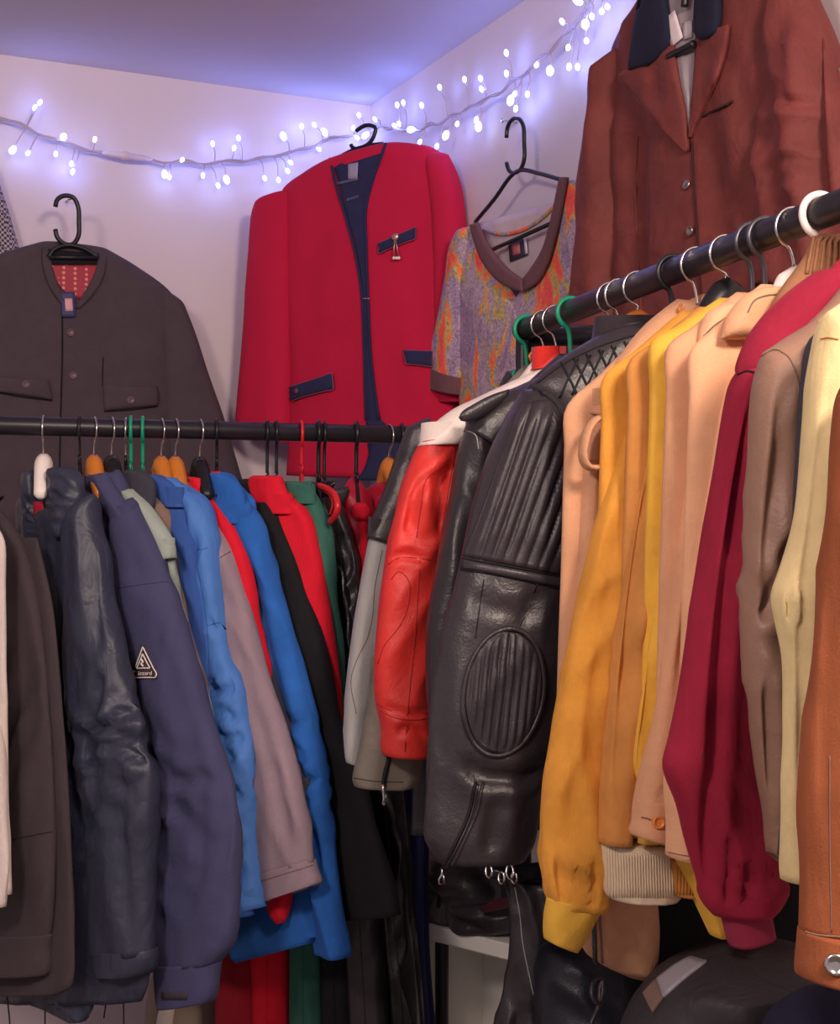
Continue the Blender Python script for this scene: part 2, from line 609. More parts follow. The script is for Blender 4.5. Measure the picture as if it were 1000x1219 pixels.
def hanger(label, rail, px, kind='wood', hookmat=None, bodymat=None, wire=.0018, drop=.05, s=None, half=.075):
    half = min(half, (.055 if rail is RAIL_L else .075) if kind == 'wood' else .05)
    t = rail.s_of(px) if s is None else s
    R0 = rail.pt(t)
    v = rail.hv
    if kind == 'wood' and rail is RAIL_L and px > 100:
        v = (rail.hv * .62 + rail.v * .38).normalized()
    root = thing('coat_hanger', label, 'hanger', R0 + Vector((0, 0, -drop - .09)), 'hangers on the rails')
    hm = hookmat or M_CHROME
    bm = bodymat or M_WOODH
    tube('hook', smooth_path(hook_pts(R0, v, wire=wire, drop=drop), 40), wire, hm, root, seg=8)
    N = R0 + Vector((0, 0, -drop))
    if kind == 'wood':
        path, ra, rb = [], [], []
        for i in range(-12, 13):
            u = i / 12
            path.append(N + v * (u * half) + Vector((0, 0, -.018 - .058 * abs(u) ** 1.2)))
            ra.append(.016 * (1 - .25 * abs(u)) if abs(i) < 12 else .006)
            rb.append(.022 * (1 - .55 * abs(u)) if abs(i) < 12 else .005)
        tube('arms', path, ra, bm, root, seg=14, r2=rb, up=(0, 0, 1))
        tube('collar_ring', [N + Vector((0, 0, -.004)), N + Vector((0, 0, .004))], .0035, hm, root, seg=10)
    else:
        path = []
        for (u, z) in ((-1, -.07), (-.5, -.038), (-.12, -.014), (0, -.004), (.12, -.014), (.5, -.038), (1, -.07)):
            path.append(N + v * (u * half) + Vector((0, 0, z)))
        r = max(.003, wire)
        tube('arms', smooth_path(path, 30), r, bm, root, seg=8)
        tube('lower_bar', [N + v * half + Vector((0, 0, -.07)), N + v * half * .9 + Vector((0, 0, -.076)), N - v * half * .9 + Vector((0, 0, -.076)), N - v * half + Vector((0, 0, -.07))], r * .9, bm, root, seg=8)
        tube('notch', [N + v * .022 + Vector((0, 0, -.016)), N + v * .026 + Vector((0, 0, -.006)), N + v * .022 + Vector((0, 0, .0))], r * .7, bm, root, seg=6)
    return root

# ------------------------------------------------------------------ coats on the rails
def collar_ring(name, rail, R0, z, h, a, b, m, root, flare=1.12, thick=.004, gap=None, tilt=0.02):
    """standing collar: a tapered band round the neck, open where gap says"""
    seg = 30
    verts, faces = [], []
    lev = 5
    for (sc, up) in ((1.0, 1), (0.0, -1)):
        for l in range(lev):
            t = l / (lev - 1)
            k = 1 + (flare - 1) * t
            for j in range(seg):
                an = 2 * math.pi * j / seg
                ra = a * k - (0 if sc else thick)
                rb = b * k - (0 if sc else thick)
                w = .0015 * math.sin(an * 5 + z * 40)
                verts.append(R0 * 1 + rail.v * ((ra + w) * math.cos(an)) + rail.n * ((rb + w) * math.sin(an)) + Vector((0, 0, z - R0.z + h * t + tilt * h * math.cos(an))))
    N = lev * seg
    for l in range(lev - 1):
        for j in range(seg):
            k = (j + 1) % seg
            faces.append((l * seg + j, l * seg + k, (l + 1) * seg + k, (l + 1) * seg + j))
            faces.append((N + l * seg + j, N + (l + 1) * seg + j, N + (l + 1) * seg + k, N + l * seg + k))
    for j in range(seg):
        k = (j + 1) % seg
        t = (lev - 1) * seg
        faces.append((t + j, t + k, N + t + k, N + t + j))
        faces.append((j, N + j, N + k, k))
    return mesh_obj(name, verts, faces, m, root)

class Coat: pass
def coat(name, label, cat, rail, m, rows, px=None, s=None, th=.024, nk=.085, hem=None, fold=.006, freq=16, crumple=(),
         cuff=None, collar=None, bodym=None, bodyth=.02, seed=None, far=True, group=None, neck=.055, hemflare=0.03, us=None, expo=2.6,
         bodyoff=.012, open_end=True, farmax=.2, r0=.07, grooves=()):
    C = Coat()
    fold = fold * 1.25
    t = rail.s_of(px) if s is None else s
    R0 = rail.pt(t)
    n = rail.n; v = rail.v
    pl = Plane(R0.x, R0.y, n.x, n.y)
    R = nrows(rows)
    seed = seed if seed is not None else (len(name) * 1.7 + (px or 0) * .37 + t * 11) % 97
    A, B = pl.at(R[0][0], R[0][1]), pl.at(R[0][2], R[0][3])
    uu = [(q - R0).dot(v) for q in (A, B)]
    out, inn = (A, B) if uu[0] > uu[1] else (B, A)
    uo, ui = max(uu), min(uu)
    us = us if us is not None else uo * .55 + ui * .45
    zs = out.z * .5 + inn.z * .5 - .006
    zb = [pl.at(r[0], r[1]).z for r in R][-1]
    hz = (pl.at((R[-1][0] + R[-1][2]) / 2, hem).z if hem else zb + .05)
    C.root = thing(name, label, cat, Vector((R0.x, R0.y, hz)), group)
    C.plane, C.R0, C.zn = pl, R0, R0.z - nk
    # body
    zn = R0.z - nk
    f = max(.1, min(us, farmax))
    prs = []
    def row(z, u0, u1):
        prs.append((R0 * 1 + v * u0 + n * bodyoff + Vector((0, 0, z - R0.z)), R0 * 1 + v * u1 + n * bodyoff + Vector((0, 0, z - R0.z))))
    if zs > zn - .03:
        zs = zn - .03
    row(zn, -neck, neck)
    for k in (.25, .6):
        row(zn + (zs - zn) * k, -(neck + (f - neck) * k), neck + (us - neck) * k)
    row(zs, -f, us)
    row(zs - .05, -f * 1.02, us * 1.01)
    for k in (.35, .7, 1.0):
        row(zs + (hz - zs) * k, -(f + hemflare * k), us + (min(hemflare, .03) - .012) * k)
    C.body = Loft(pairs=prs, normal=n, th=[bodyth * .8, bodyth, bodyth] + [bodyth] * (len(prs) - 3), fold=fold * .8, freq=freq * .7, seed=seed + 5, round0=.03, n=60, seg=44, expo=2.6)
    C.bodyo = C.body.build('body', bodym or m, C.root)
    # near sleeve
    C.sl = Loft(R, pl, th=th, fold=fold, freq=freq, crumple=crumple, seed=seed, round0=r0, expo=expo, grooves=grooves)
    C.slo = C.sl.build('sleeve', m, C.root, open_end=open_end)
    if cuff:
        rows_c, mc = cuff[0], cuff[1]
        tc = cuff[2] if len(cuff) > 2 else th + .003
        C.cf = Loft(rows_c, pl, th=tc, fold=fold * .25, freq=freq, seed=seed + 9, n=16, round0=0)
        C.cfo = C.cf.build('cuff', mc, C.slo)
    if far:
        L = min(.6, zs - zb)
        prs = []
        for k in (0, .3, .7, 1):
            w = .075 - .025 * k
            c = R0 + v * (-f + .0 - .03 * k * (1 if farmax > .17 else 0)) + n * (bodyoff * .5)
            prs.append((c + v * (-w + .05) + Vector((0, 0, zs + .01 - L * k - R0.z)), c + v * (w + .03) + Vector((0, 0, zs + .01 - L * k - R0.z))))
        lf = Loft(pairs=prs, normal=n, th=th * .9, fold=fold, freq=freq, seed=seed + 3, n=26, seg=24, round0=.08)
        lf.build('sleeve', m, C.root)
    if collar:
        C.col = collar_ring('collar', rail, R0, zn - .02, collar, neck + .008, bodyth + .012, bodym or m, C.root)
    return C

# ------------------------------------------------------------------ fabrics
K_DKBROWN = cloth('dark_brown_wool', '#41363b')
K_NAVYPUFF = nylon('navy_shell', '#343749', rough=0.42)
K_NAVY = cloth('navy_canvas', '#434366', wrinkle=.2)
K_SAGE = cloth('sage_cotton', '#9aa59c')
K_CHAR = cloth('charcoal_wool', '#3a3844')
K_BROWN = cloth('brown_twill', '#80675c')
K_COBALT = cloth('deep_cobalt', '#33559e', wrinkle=.3)
K_BLUE = nylon('sky_blue_shell', '#4a7cc8', rough=.7)
K_MAUVE = cloth('mauve_canvas', '#95808c')
K_RED = cloth('scarlet_fleece', '#d8102c')
K_ROYAL = suede('royal_blue_suede', '#2f66b8')
K_BLACK = cloth('black_wool', '#131117', sheen=.05)
K_GREEN = suede('bottle_green_suede', '#3a6a5e')
K_BLKLEA = leather('black_leather', '#342e33', rough=.36)
K_BLKVINYL = leather('black_vinyl', '#151317', rough=.25)
K_CRIM = mat('crimson_satin', '#a5102e', rough=.45, bump=.05)
K_GREYLEA = leather('pale_grey_leather', '#b3b2b0', rough=.6)
K_TAUPE = leather('taupe_leather', '#7d7468', rough=.6)
K_REDLEA = leather('red_leather', '#e0352f', rough=.5)
K_WHTLEA = leather('cream_leather', '#ecdcd4', rough=.55)
K_TAN = cloth('tan_gabardine', '#d29c78')
K_ORANGE = suede('mustard_suede', '#de9a42')
K_OCHRE = suede('ochre_suede', '#cd8c4c')
K_YELLOW = suede('yellow_suede', '#eab348')
K_BEIGE = cloth('beige_cotton', '#dba27c')
K_PEACH = cloth('peach_cotton', '#eab088')
K_BURG = suede('burgundy_suede', '#93233a')
K_BRLEA = leather('brown_leather', '#93705e', rough=.5)
K_CREAM = suede('cream_suede', '#dec794')
K_RUST = suede('rust_suede', '#935336')
K_KNIT = mat('cream_rib_knit', '#e2cdb0', rough=.95, bump=.3, scale=200)
K_YKNIT = mat('mustard_rib_knit', '#dcaa40', rough=.95, bump=.3, scale=200)
K_OKNIT = mat('ochre_rib_knit', '#c07f3c', rough=.95, bump=.3, scale=200)
K_BKNIT = mat('burgundy_rib_knit', '#8d2540', rough=.95, bump=.3, scale=200)
K_BRKNIT = mat('brown_rib_knit', '#96694a', rough=.95, bump=.35, scale=200)
K_PALE = cloth('off_white_cotton', '#d8c9c4')

GL = 'jackets on the rail by the pale wall'
GR = 'coats on the rail by the right wall'

# ================================================================== left rail, from the left
coat('pale_jacket', 'off-white jacket sleeve at the left edge of the picture, cuff just showing', 'jacket', RAIL_L, K_PALE,
     [(640, -120, -40), (760, -110, -25), (880, -95, 1), (980, -90, 6), (1030, -85, 9), (1080, -75, 4)], s=-.14, group=GL, us=.17)

c1 = coat('wool_coat', 'dark brown coat at the far left of the rail with a small white sleeve stripe', 'coat', RAIL_L, K_DKBROWN,
     [(596, -70, -8), (640, -80, 22), (700, -80, 40), (800, -78, 54), (900, -74, 61), (1000, -70, 64), (1100, -62, 62), (1118, -60, 59)], s=-.055,
     cuff=([(1112, -61, 61), (1125, -60, 59), (1158, -58, 57), (1161, -57, 55)], K_DKBROWN), hem=1178, group=GL, nk=.12, neck=.02)
panel('stripe', c1.sl, [(735, -14, 6), (746, -14, 8)], .002, K_PALE, c1.slo, nu=6, nv=3, thick=.002)
seam('seam', c1.sl, [(-20, 1004), (20, 998), (62, 990)], .0012, K_BLACK, c1.slo)
c1b = Loft([(640, -40, 44), (720, -40, 62), (820, -40, 72), (920, -40, 80), (1020, -40, 85), (1120, -40, 88), (1172, -40, 86), (1184, -20, 70)], c1.plane.shift(.014), th=.014, fold=.004, seed=4)
c1b.build('front_panel', K_DKBROWN, c1.root)
seam('drawcord', Flat(c1.plane, -.02), [(8, 1178), (11, 1205), (14, 1240)], .0014, M_SEAMBLK, c1.root)

# navy shell jacket that faces the room
c2 = coat('padded_jacket', 'navy padded shell jacket on a white wooden hanger, red label inside its collar', 'jacket', RAIL_L, K_NAVYPUFF,
     [(588, 88, 112), (625, 84, 115), (665, 84, 123), (710, 84, 128), (740, 84, 136), (770, 84, 145), (800, 84, 148), (836, 84, 158), (862, 88, 172), (885, 100, 168), (905, 96, 178), (960, 104, 182), (1040, 112, 179), (1110, 116, 180), (1136, 118, 180)], px=52,
     crumple=((.42, .7, .012, 30), (.66, .8, .006, 24)), grooves=(([(100, 878), (125, 862), (150, 848), (170, 842)], .016, 4), ([(104, 884), (130, 888), (160, 900), (176, 912)], .014, 4), ([(104, 880), (110, 920), (116, 980)], .012, 4), ([(118, 800), (112, 840), (104, 874)], .012, 5), ([(112, 900), (135, 930), (168, 940)], .008, 5), ([(108, 640), (110, 720), (118, 790)], .008, 7), ([(140, 960), (146, 1040), (150, 1110)], .006, 6)), fold=.007, freq=11, th=.034, bodyth=.026, hem=1196,
     cuff=([(1130, 118, 180), (1140, 119, 181), (1155, 122, 178), (1160, 124, 174)], K_NAVYPUFF), far=False, us=.12, farmax=.1, group=GL, nk=.1, bodyoff=.02)
b2 = Loft([(592, 30, 96), (640, 30, 108), (700, 34, 116), (800, 44, 130), (900, 46, 152), (1000, 40, 164), (1100, 22, 174), (1170, 0, 176), (1192, -10, 168)], c2.plane.shift(.012), th=.03, fold=.009, freq=11, seed=31, crumple=((.3, .95, .003, 16),))
b2.build('front', K_NAVYPUFF, c2.root)
h2 = Loft([(1150, 10, 112), (1185, 22, 112), (1204, 58, 108), (1216, 84, 100)], c2.plane.shift(-.004), th=.014, fold=.004, seed=8)
h2.build('hem_flap', K_NAVYPUFF, c2.root, open_end=False)
# gathered collar with an opening
cl = Loft([(556, 62, 84), (570, 58, 94), (596, 58, 96), (625, 66, 88), (640, 70, 82)], c2.plane.shift(-.012), th=.02, fold=.006, seed=11, crumple=((0, 1, .008, 40),), n=30)
cl.build('collar', K_NAVYPUFF, c2.root)
cl2 = Loft([(560, 26, 40), (585, 24, 42), (620, 28, 46), (645, 36, 64), (655, 42, 66)], c2.plane.shift(-.008), th=.016, fold=.006, seed=12, crumple=((0, 1, .008, 40),), n=30)
cl2.build('collar', K_NAVYPUFF, c2.root)
K_DARKLIN = cloth('black_lining', '#1a1820')
li = Loft([(570, 36, 64), (600, 36, 66), (640, 40, 66)], c2.plane.shift(.006), th=.012, fold=.003, seed=12, n=20)
li.build('lining', K_DARKLIN, c2.root)
panel('label', Flat(c2.plane.shift(-.012)), [(597, 40, 52), (624, 41, 51)], .001, plain('red_label', '#c3223a', .6), c2.root, nu=5, nv=5, thick=.0015)
hanger('white broad-shouldered wooden hanger under the navy padded jacket', RAIL_L, 52, 'wood', bodymat=M_WHITEPL, half=.14)
for (x0, x1, y1) in ((54, 54, 1225), (128, 124, 1212), (147, 148, 1230)):
    seam('drawcord', Flat(c2.plane, -.01), [(x0, 1186), ((x0 + x1) / 2, 1198), (x1, y1)], .0013, M_SEAMBLK, c2.root)

hanger('slim black wire hanger between the white and the first orange wooden hanger', RAIL_L, 95, 'wire', hookmat=M_WIREBLK, bodymat=M_WIREBLK, wire=.0026)

# navy canvas with the triangle badge
c3 = coat('canvas_jacket', 'navy canvas jacket with a white triangle badge on its sleeve', 'jacket', RAIL_L, K_NAVY,
     [(140, 600, 158, 592), (136, 640, 182, 640), (137, 690, 202, 694), (148, 740, 218, 745), (160, 790, 232, 795), (170, 840, 245, 845), (174, 900, 264, 900), (176, 960, 279, 958), (178, 1060, 283, 1060), (184, 1120, 276, 1122), (189, 1152, 258, 1148)], px=112,
     crumple=((.45, 1, .006, 18),), grooves=(([(190, 900), (200, 930), (240, 925), (262, 935)], .008, 6), ([(262, 900), (270, 960), (262, 1040)], .008, 6), ([(215, 950), (206, 1020), (214, 1090)], .007, 9), ([(240, 1000), (232, 1060), (212, 1100)], .006, 7), ([(155, 640), (172, 720), (196, 820)], .004, 10)), fold=.006, th=.03, bodyth=.024, hem=1140,
     cuff=([(188, 1148, 260, 1144), (188, 1160, 258, 1156), (190, 1190, 254, 1184), (192, 1200, 250, 1193)], K_NAVY, .03), group=GL, nk=.075)
for k, rows in enumerate(([(572, 107, 134), (600, 104, 136), (640, 110, 136), (690, 122, 136)],)):
    f3 = Loft(rows, c3.plane.shift(-.006), th=.012, fold=.003, seed=15 + k, n=24)
    f3.build('front_flap', K_NAVY, c3.root)
cl = Loft([(563, 108, 126), (575, 108, 132), (590, 112, 142), (612, 128, 156), (626, 138, 160)], c3.plane.shift(-.012), th=.018, fold=.004, seed=41, n=24)
cl.build('collar', K_NAVY, c3.root)
seam('zip', Flat(c3.plane.shift(-.016)), [(133, 600), (133, 660), (135, 690)], .0016, M_SEAMBLK, c3.root)
lathe('zip_pull', c3.plane.shift(-.018).at(131, 668), c3.sl.front, [(.003, 0), (.004, .002), (.002, .004)], M_CHROME, c3.root)
panel('swing_tag', Flat(c3.plane.shift(-.02)), [(674, 128, 133), (710, 131, 136)], .001, plain('tag_card', '#d9d0d6', .6), c3.root, nu=4, nv=6, thick=.001)
seam('seam', c3.sl, [(139, 700), (168, 696), (200, 692)], .0009, K_CHAR, c3.slo)
panel('cuff_tab', c3.cf, [(1181, 192, 224), (1190, 193, 223)], .0015, mat('brown_patch', '#3c3440'), c3.cfo, nu=6, nv=3, thick=.002)
# badge: dark triangle, white borders, small figure, word
M_BADGE = plain('badge_white', '#efe2dc', .6)
M_BADGED = plain('badge_dark', '#40323c', .7)
bd = panel('badge', c3.sl, [(768, 170.5, 172.5), (789, 163.5, 181.5), (807, 158, 188.5)], .002, M_BADGED, c3.slo, nu=8, nv=8, thick=.002, smoothrows=False)
def poly_seam(pts, r, name='badge_border'):
    return seam(name, c3.sl, pts, r, M_BADGE, bd, n=40, off=2.4)
def closed(pts):
    out = []
    for a_, b_ in zip(pts, pts[1:] + pts[:1]):
        out += [(a_[0] + (b_[0] - a_[0]) * k / 4, a_[1] + (b_[1] - a_[1]) * k / 4) for k in range(4)]
    return out + [pts[0]]
poly_seam(closed([(171.3, 770), (188, 803.5), (186.5, 806.3), (158.5, 806.5)]), .0011)
poly_seam(closed([(171.2, 778.5), (179.5, 795), (164.5, 795.5)]), .0011)
poly_seam([(170.5, 785), (172, 788), (170, 790), (172.5, 793)], .0016, 'badge_figure')
text_mesh('badge_word', 'Lizzard', None, None, None, 1, M_BADGE, bd, loft=c3.sl, pxc=(173.6, 803.4), pxs=6.9, off=.0045)
hanger('orange wooden hanger of the navy badge jacket, second wooden one from the left', RAIL_L, 112, 'wood')

hanger('slim hanger with chrome hook directly right of the first orange wooden hanger', RAIL_L, 133, 'wood', bodymat=M_WIREBLK)
c4 = coat('cotton_jacket', 'pale sage grey jacket, a narrow strip right of the navy badge jacket', 'jacket', RAIL_L, K_SAGE,
     [(140, 586, 152, 580), (158, 622, 180, 612), (172, 650, 198, 642), (185, 672, 206, 662), (193, 710, 210, 706), (205, 760, 221, 756), (216, 800, 234, 800), (226, 840, 245, 838), (230, 900, 252, 900), (240, 1000, 262, 1000)], px=137, th=.022, fold=.004, group=GL, hem=1080)
c4y = Loft([(142, 582, 158, 582), (168, 622, 186, 615), (182, 655, 205, 648), (188, 671, 206.5, 664)], c4.plane.shift(-.012), th=.016, fold=.002, n=24, seed=3, round0=.05)
c4y.build('yoke', K_SAGE, c4.slo)
c5a = coat('wool_jacket', 'charcoal jacket with its collar squeezed behind the sage jacket', 'jacket', RAIL_L, K_CHAR,
     [(165, 585, 178, 580), (176, 620, 188, 612), (186, 660, 204, 650), (196, 720, 212, 710), (206, 800, 224, 790)], px=150, th=.02, fold=.004, group=GL, hem=1000, nk=.08, neck=.03)
Loft([(560, 146, 170), (572, 142, 182), (598, 150, 184), (606, 156, 182)], c5a.plane.shift(-.01), th=.016, fold=.003, n=24, seed=4).build('collar', K_CHAR, c5a.root)
hanger('slim dark hanger left of the two green hooks', RAIL_L, 150, 'wire', hookmat=M_CHROME, bodymat=M_WIREBLK)
hanger('green plastic hanger, left one of the pair over the dark jackets', RAIL_L, 156, 'plastic', hookmat=M_GREENPL, bodymat=M_GREENPL, wire=.0034, drop=.062)
hanger('green plastic hanger, right one of the pair over the dark jackets', RAIL_L, 170, 'plastic', hookmat=M_GREENPL, bodymat=M_GREENPL, wire=.0034, drop=.062)
coat('twill_jacket', 'thin brown strip of a twill jacket left of the deep blue one', 'jacket', RAIL_L, K_BROWN,
     [(176, 592, 186, 588), (188, 620, 203, 608), (196, 650, 209, 645), (203, 700, 216, 695), (212, 740, 224, 738), (224, 790, 236, 788), (236, 860, 250, 860)], px=163, th=.02, fold=.003, group=GL, hem=1000)
c6 = coat('cobalt_jacket', 'deep cobalt blue jacket between the brown strip and the light blue shell', 'jacket', RAIL_L, K_COBALT,
     [(180, 580, 196, 572), (192, 608, 218, 596), (204, 650, 232, 640), (212, 700, 240, 700), (220, 760, 247, 760), (232, 830, 252, 830), (240, 900, 262, 900), (250, 1000, 285, 1000), (262, 1090, 300, 1090)], px=178, th=.022, fold=.006, group=GL, hem=1128, nk=.085, neck=.03)
Loft([(565, 178, 190), (574, 174, 204), (590, 178, 214), (604, 190, 220)], c6.plane.shift(-.01), th=.016, fold=.003, n=24, seed=4).build('collar', K_COBALT, c6.root)
c7 = coat('shell_jacket', 'light blue shell jacket with a crumpled sleeve', 'jacket', RAIL_L, K_BLUE,
     [(200, 578, 216, 574), (214, 606, 240, 596), (226, 640, 251, 630), (231, 680, 257, 680), (238, 740, 263, 735), (242, 790, 272, 785), (241, 815, 284, 806), (242, 860, 292, 850), (247, 900, 299, 890), (258, 950, 300, 945), (272, 1000, 302, 1000), (284, 1050, 308, 1050), (290, 1085, 312, 1080)], px=190, th=.026, fold=.007,
     crumple=((.45, .95, .012, 34),), grooves=(([(248, 742), (258, 750), (268, 746)], .01, 3), ([(246, 810), (256, 822), (264, 824), (280, 815)], .014, 4), ([(252, 870), (272, 880), (294, 872)], .01, 4), ([(256, 900), (262, 960), (280, 1010)], .01, 4)), group=GL, hem=1100, nk=.085, neck=.03)
Loft([(568, 196, 206), (576, 192, 214), (590, 196, 219), (602, 206, 224)], c7.plane.shift(-.012), th=.015, fold=.002, n=24, seed=4).build('collar', K_BLUE, c7.root)
seam('seam', c7.sl, [(232, 653), (240, 654), (247, 652)], .0012, K_COBALT, c7.slo)
seam('seam', c7.sl, [(233, 660), (246, 740), (250, 810), (256, 900)], .001, K_COBALT, c7.slo)
seam('seam', c7.sl, [(247, 745), (256, 742), (263, 741)], .001, K_COBALT, c7.slo)
hanger('orange wooden hanger over the light blue shell jacket, left of two', RAIL_L, 192, 'wood')
hanger('orange wooden hanger over the scarlet fleece, right of two', RAIL_L, 209, 'wood')
c8 = coat('mauve_jacket', 'mauve grey canvas jacket with a wide stitched cuff', 'jacket', RAIL_L, K_MAUVE,
     [(232, 620, 246, 610), (246, 660, 270, 650), (258, 700, 284, 690), (270, 750, 297, 740), (284, 810, 314, 800), (295, 870, 334, 860), (296, 940, 353, 928), (299, 1000, 366, 980), (304, 1046, 373, 1026)], px=215, th=.026, fold=.005, grooves=(([(262, 690), (276, 760), (304, 860), (330, 950)], .004, 9), ([(320, 900), (336, 960), (340, 1010)], .005, 7)), group=GL, hem=1060,
     cuff=([(303, 1043, 372, 1023), (307, 1058, 376, 1037), (312, 1072, 380, 1050), (316, 1074, 378, 1053)], K_MAUVE, .028))
seam('stitching', c8.cf, [(307, 1050), (340, 1040), (372, 1030)], .0008, K_BROWN, c8.cfo)
seam('seam', c8.sl, [(262, 664), (268, 660), (276, 656)], .001, K_CHAR, c8.slo)
c9 = coat('fleece_jacket', 'scarlet jacket with a folded collar squeezed between mauve and royal blue jackets', 'jacket', RAIL_L, K_RED,
     [(234, 602, 252, 592), (250, 636, 274, 622), (264, 670, 290, 655), (276, 700, 299, 690), (286, 740, 305, 735), (300, 800, 318, 795), (310, 900, 330, 890), (318, 1000, 340, 990), (320, 1075, 346, 1065), (330, 1100, 338, 1098)], px=232, th=.02, fold=.004, group=GL, hem=1050, open_end=False, nk=.075)
cl = Loft([(568, 228, 242), (580, 227, 246), (592, 230, 246), (606, 238, 252)], c9.plane.shift(-.01), th=.016, fold=.002, n=20, seed=8)
cl.build('collar', K_RED, c9.root)
coat('slate_jacket', 'dark slate jacket, a thin strip right of the scarlet one', 'jacket', RAIL_L, K_CHAR,
     [(258, 640, 276, 632), (276, 700, 300, 690), (290, 760, 312, 750), (306, 820, 328, 810), (330, 890, 350, 880), (346, 960, 368, 950)], px=243, th=.018, fold=.003, group=GL, hem=1040)
hanger('black wooden hanger right of the orange wooden hangers', RAIL_L, 238, 'wood', bodymat=M_WIREBLK)
c11 = coat('suede_jacket', 'royal blue suede jacket with a long sleeve and deep crease', 'jacket', RAIL_L, K_ROYAL,
     [(258, 600, 286, 584), (272, 640, 314, 626), (290, 680, 322, 672), (304, 720, 335, 715), (312, 770, 350, 765), (326, 830, 366, 825), (340, 880, 377, 875), (352, 930, 386, 925), (362, 970, 392, 968), (366, 1040, 400, 1040), (370, 1100, 408, 1100), (374, 1136, 413, 1140)], px=258, th=.028, fold=.009, freq=13,
     crumple=((.5, .8, .012, 26), (.1, .4, .005, 14)), grooves=(([(290, 650), (300, 700), (316, 770), (332, 840), (344, 900)], .01, 6), ([(310, 680), (330, 740), (346, 800)], .006, 7), ([(346, 950), (354, 938), (366, 930), (382, 922)], .018, 4), ([(352, 975), (366, 990), (378, 1040)], .01, 5), ([(334, 850), (352, 862), (372, 850)], .008, 5)), group=GL, hem=1150, us=.085, nk=.09, hemflare=.02, neck=.03)
cl = Loft([(562, 254, 268), (572, 250, 280), (586, 250, 288), (606, 256, 292), (624, 264, 300)], c11.plane.shift(-.014), th=.02, fold=.004, n=24, seed=5)
cl.build('collar', K_ROYAL, c11.root)
bb = Loft([(900, 300, 376), (1000, 296, 376), (1080, 284, 384), (1115, 272, 386), (274, 1138, 386, 1112), (282, 1146, 380, 1120)], c11.plane.shift(.006), th=.02, fold=.006, n=24, seed=25)
bb.build('hem', K_ROYAL, c11.root, open_end=False)
hanger('black plastic hanger over the royal blue suede jacket', RAIL_L, 258, 'plastic', hookmat=M_WIREBLK, bodymat=M_WIREBLK, wire=.003)

# right part of the left rail
coat('black_coat', 'long black wool coat between royal blue suede and bright red fleece', 'coat', RAIL_L, K_BLACK,
     [(296, 600, 322, 592), (306, 640, 346, 650), (320, 690, 362, 700), (336, 750, 380, 750), (350, 800, 394, 800), (362, 850, 406, 860), (374, 920, 430, 920), (386, 1000, 452, 1000), (394, 1060, 470, 1060), (398, 1096, 474, 1090)], px=300, th=.024, fold=.005, group=GL, hem=1090)
c13 = coat('red_fleece', 'bright red fleece jacket with a zipped standing collar on a black hanger', 'jacket', RAIL_L, K_RED,
     [(312, 600, 342, 584), (330, 630, 366, 614), (344, 660, 376, 650), (356, 700, 383, 692), (368, 740, 391, 735), (378, 780, 397, 776), (386, 830, 403, 826), (390, 900, 408, 900)], px=318, th=.024, fold=.005, group=GL, hem=1000, nk=.095)
cl = Loft([(566, 302, 334), (578, 298, 338), (594, 302, 344), (612, 314, 350)], c13.plane.shift(-.012), th=.02, fold=.003, n=24, seed=6)
cl.build('collar', K_RED, c13.root)
hanger('black plastic hanger, left one of the pair over the red fleece', RAIL_L, 318, 'plastic', hookmat=M_WIREBLK, bodymat=M_WIREBLK, wire=.003, drop=.075)
hanger('black plastic hanger, right one of the pair over the red fleece', RAIL_L, 329, 'plastic', hookmat=M_WIREBLK, bodymat=M_WIREBLK, wire=.003, drop=.075)
c14 = coat('green_jacket', 'bottle green suede jacket right of the bright red fleece', 'jacket', RAIL_L, K_GREEN,
     [(346, 590, 372, 580), (360, 620, 386, 612), (370, 660, 394, 655), (378, 720, 400, 716), (386, 780, 406, 776), (394, 840, 410, 836), (400, 900, 416, 900), (404, 1000, 424, 1000)], px=341, th=.022, fold=.005, group=GL, hem=1010, nk=.09)
cl = Loft([(573, 340, 362), (584, 338, 372), (600, 346, 376)], c14.plane.shift(-.01), th=.018, fold=.003, n=20, seed=6)
cl.build('collar', K_GREEN, c14.root)
hanger('red plastic hanger over the green suede jacket', RAIL_L, 359, 'plastic', hookmat=M_REDPL, bodymat=M_REDPL, wire=.003, drop=.06)
hanger('black plastic hanger, left one of the pair right of the red hanger', RAIL_L, 379, 'plastic', hookmat=M_WIREBLK, bodymat=M_WIREBLK, wire=.0038, drop=.075)
hanger('black plastic hanger, right one of the pair right of the red hanger', RAIL_L, 386, 'plastic', hookmat=M_WIREBLK, bodymat=M_WIREBLK, wire=.003, drop=.085)
coat('vinyl_jacket', 'shiny black vinyl jacket right of the green suede', 'jacket', RAIL_L, K_BLKVINYL,
     [(372, 600, 388, 590), (382, 640, 400, 630), (390, 700, 410, 690), (398, 770, 418, 760), (404, 830, 424, 820), (410, 900, 434, 900)], px=369, th=.022, fold=.01, freq=22, group=GL, hem=1000, nk=.09)
coat('leather_jacket', 'narrow black leather jacket beside the crimson satin dress', 'jacket', RAIL_L, K_BLKLEA,
     [(392, 606, 406, 598), (400, 650, 416, 640), (408, 720, 426, 710), (414, 800, 434, 800), (416, 900, 440, 900)], px=384, th=.022, fold=.01, freq=22, group=GL, hem=1000, nk=.1)
rs = thing('red_hanger_loop', 'curved red plastic hanger shoulder poking out among the black jackets', 'hanger', P(392, 625, 2.6), 'hangers on the rails')
tube('arm', smooth_path([P(380, 578, 2.64), P(392, 583, 2.6), P(400, 592, 2.57), P(402, 604, 2.56), P(399, 614, 2.57), P(393, 621, 2.6)], 24), .0058, M_REDPL, rs, seg=10)
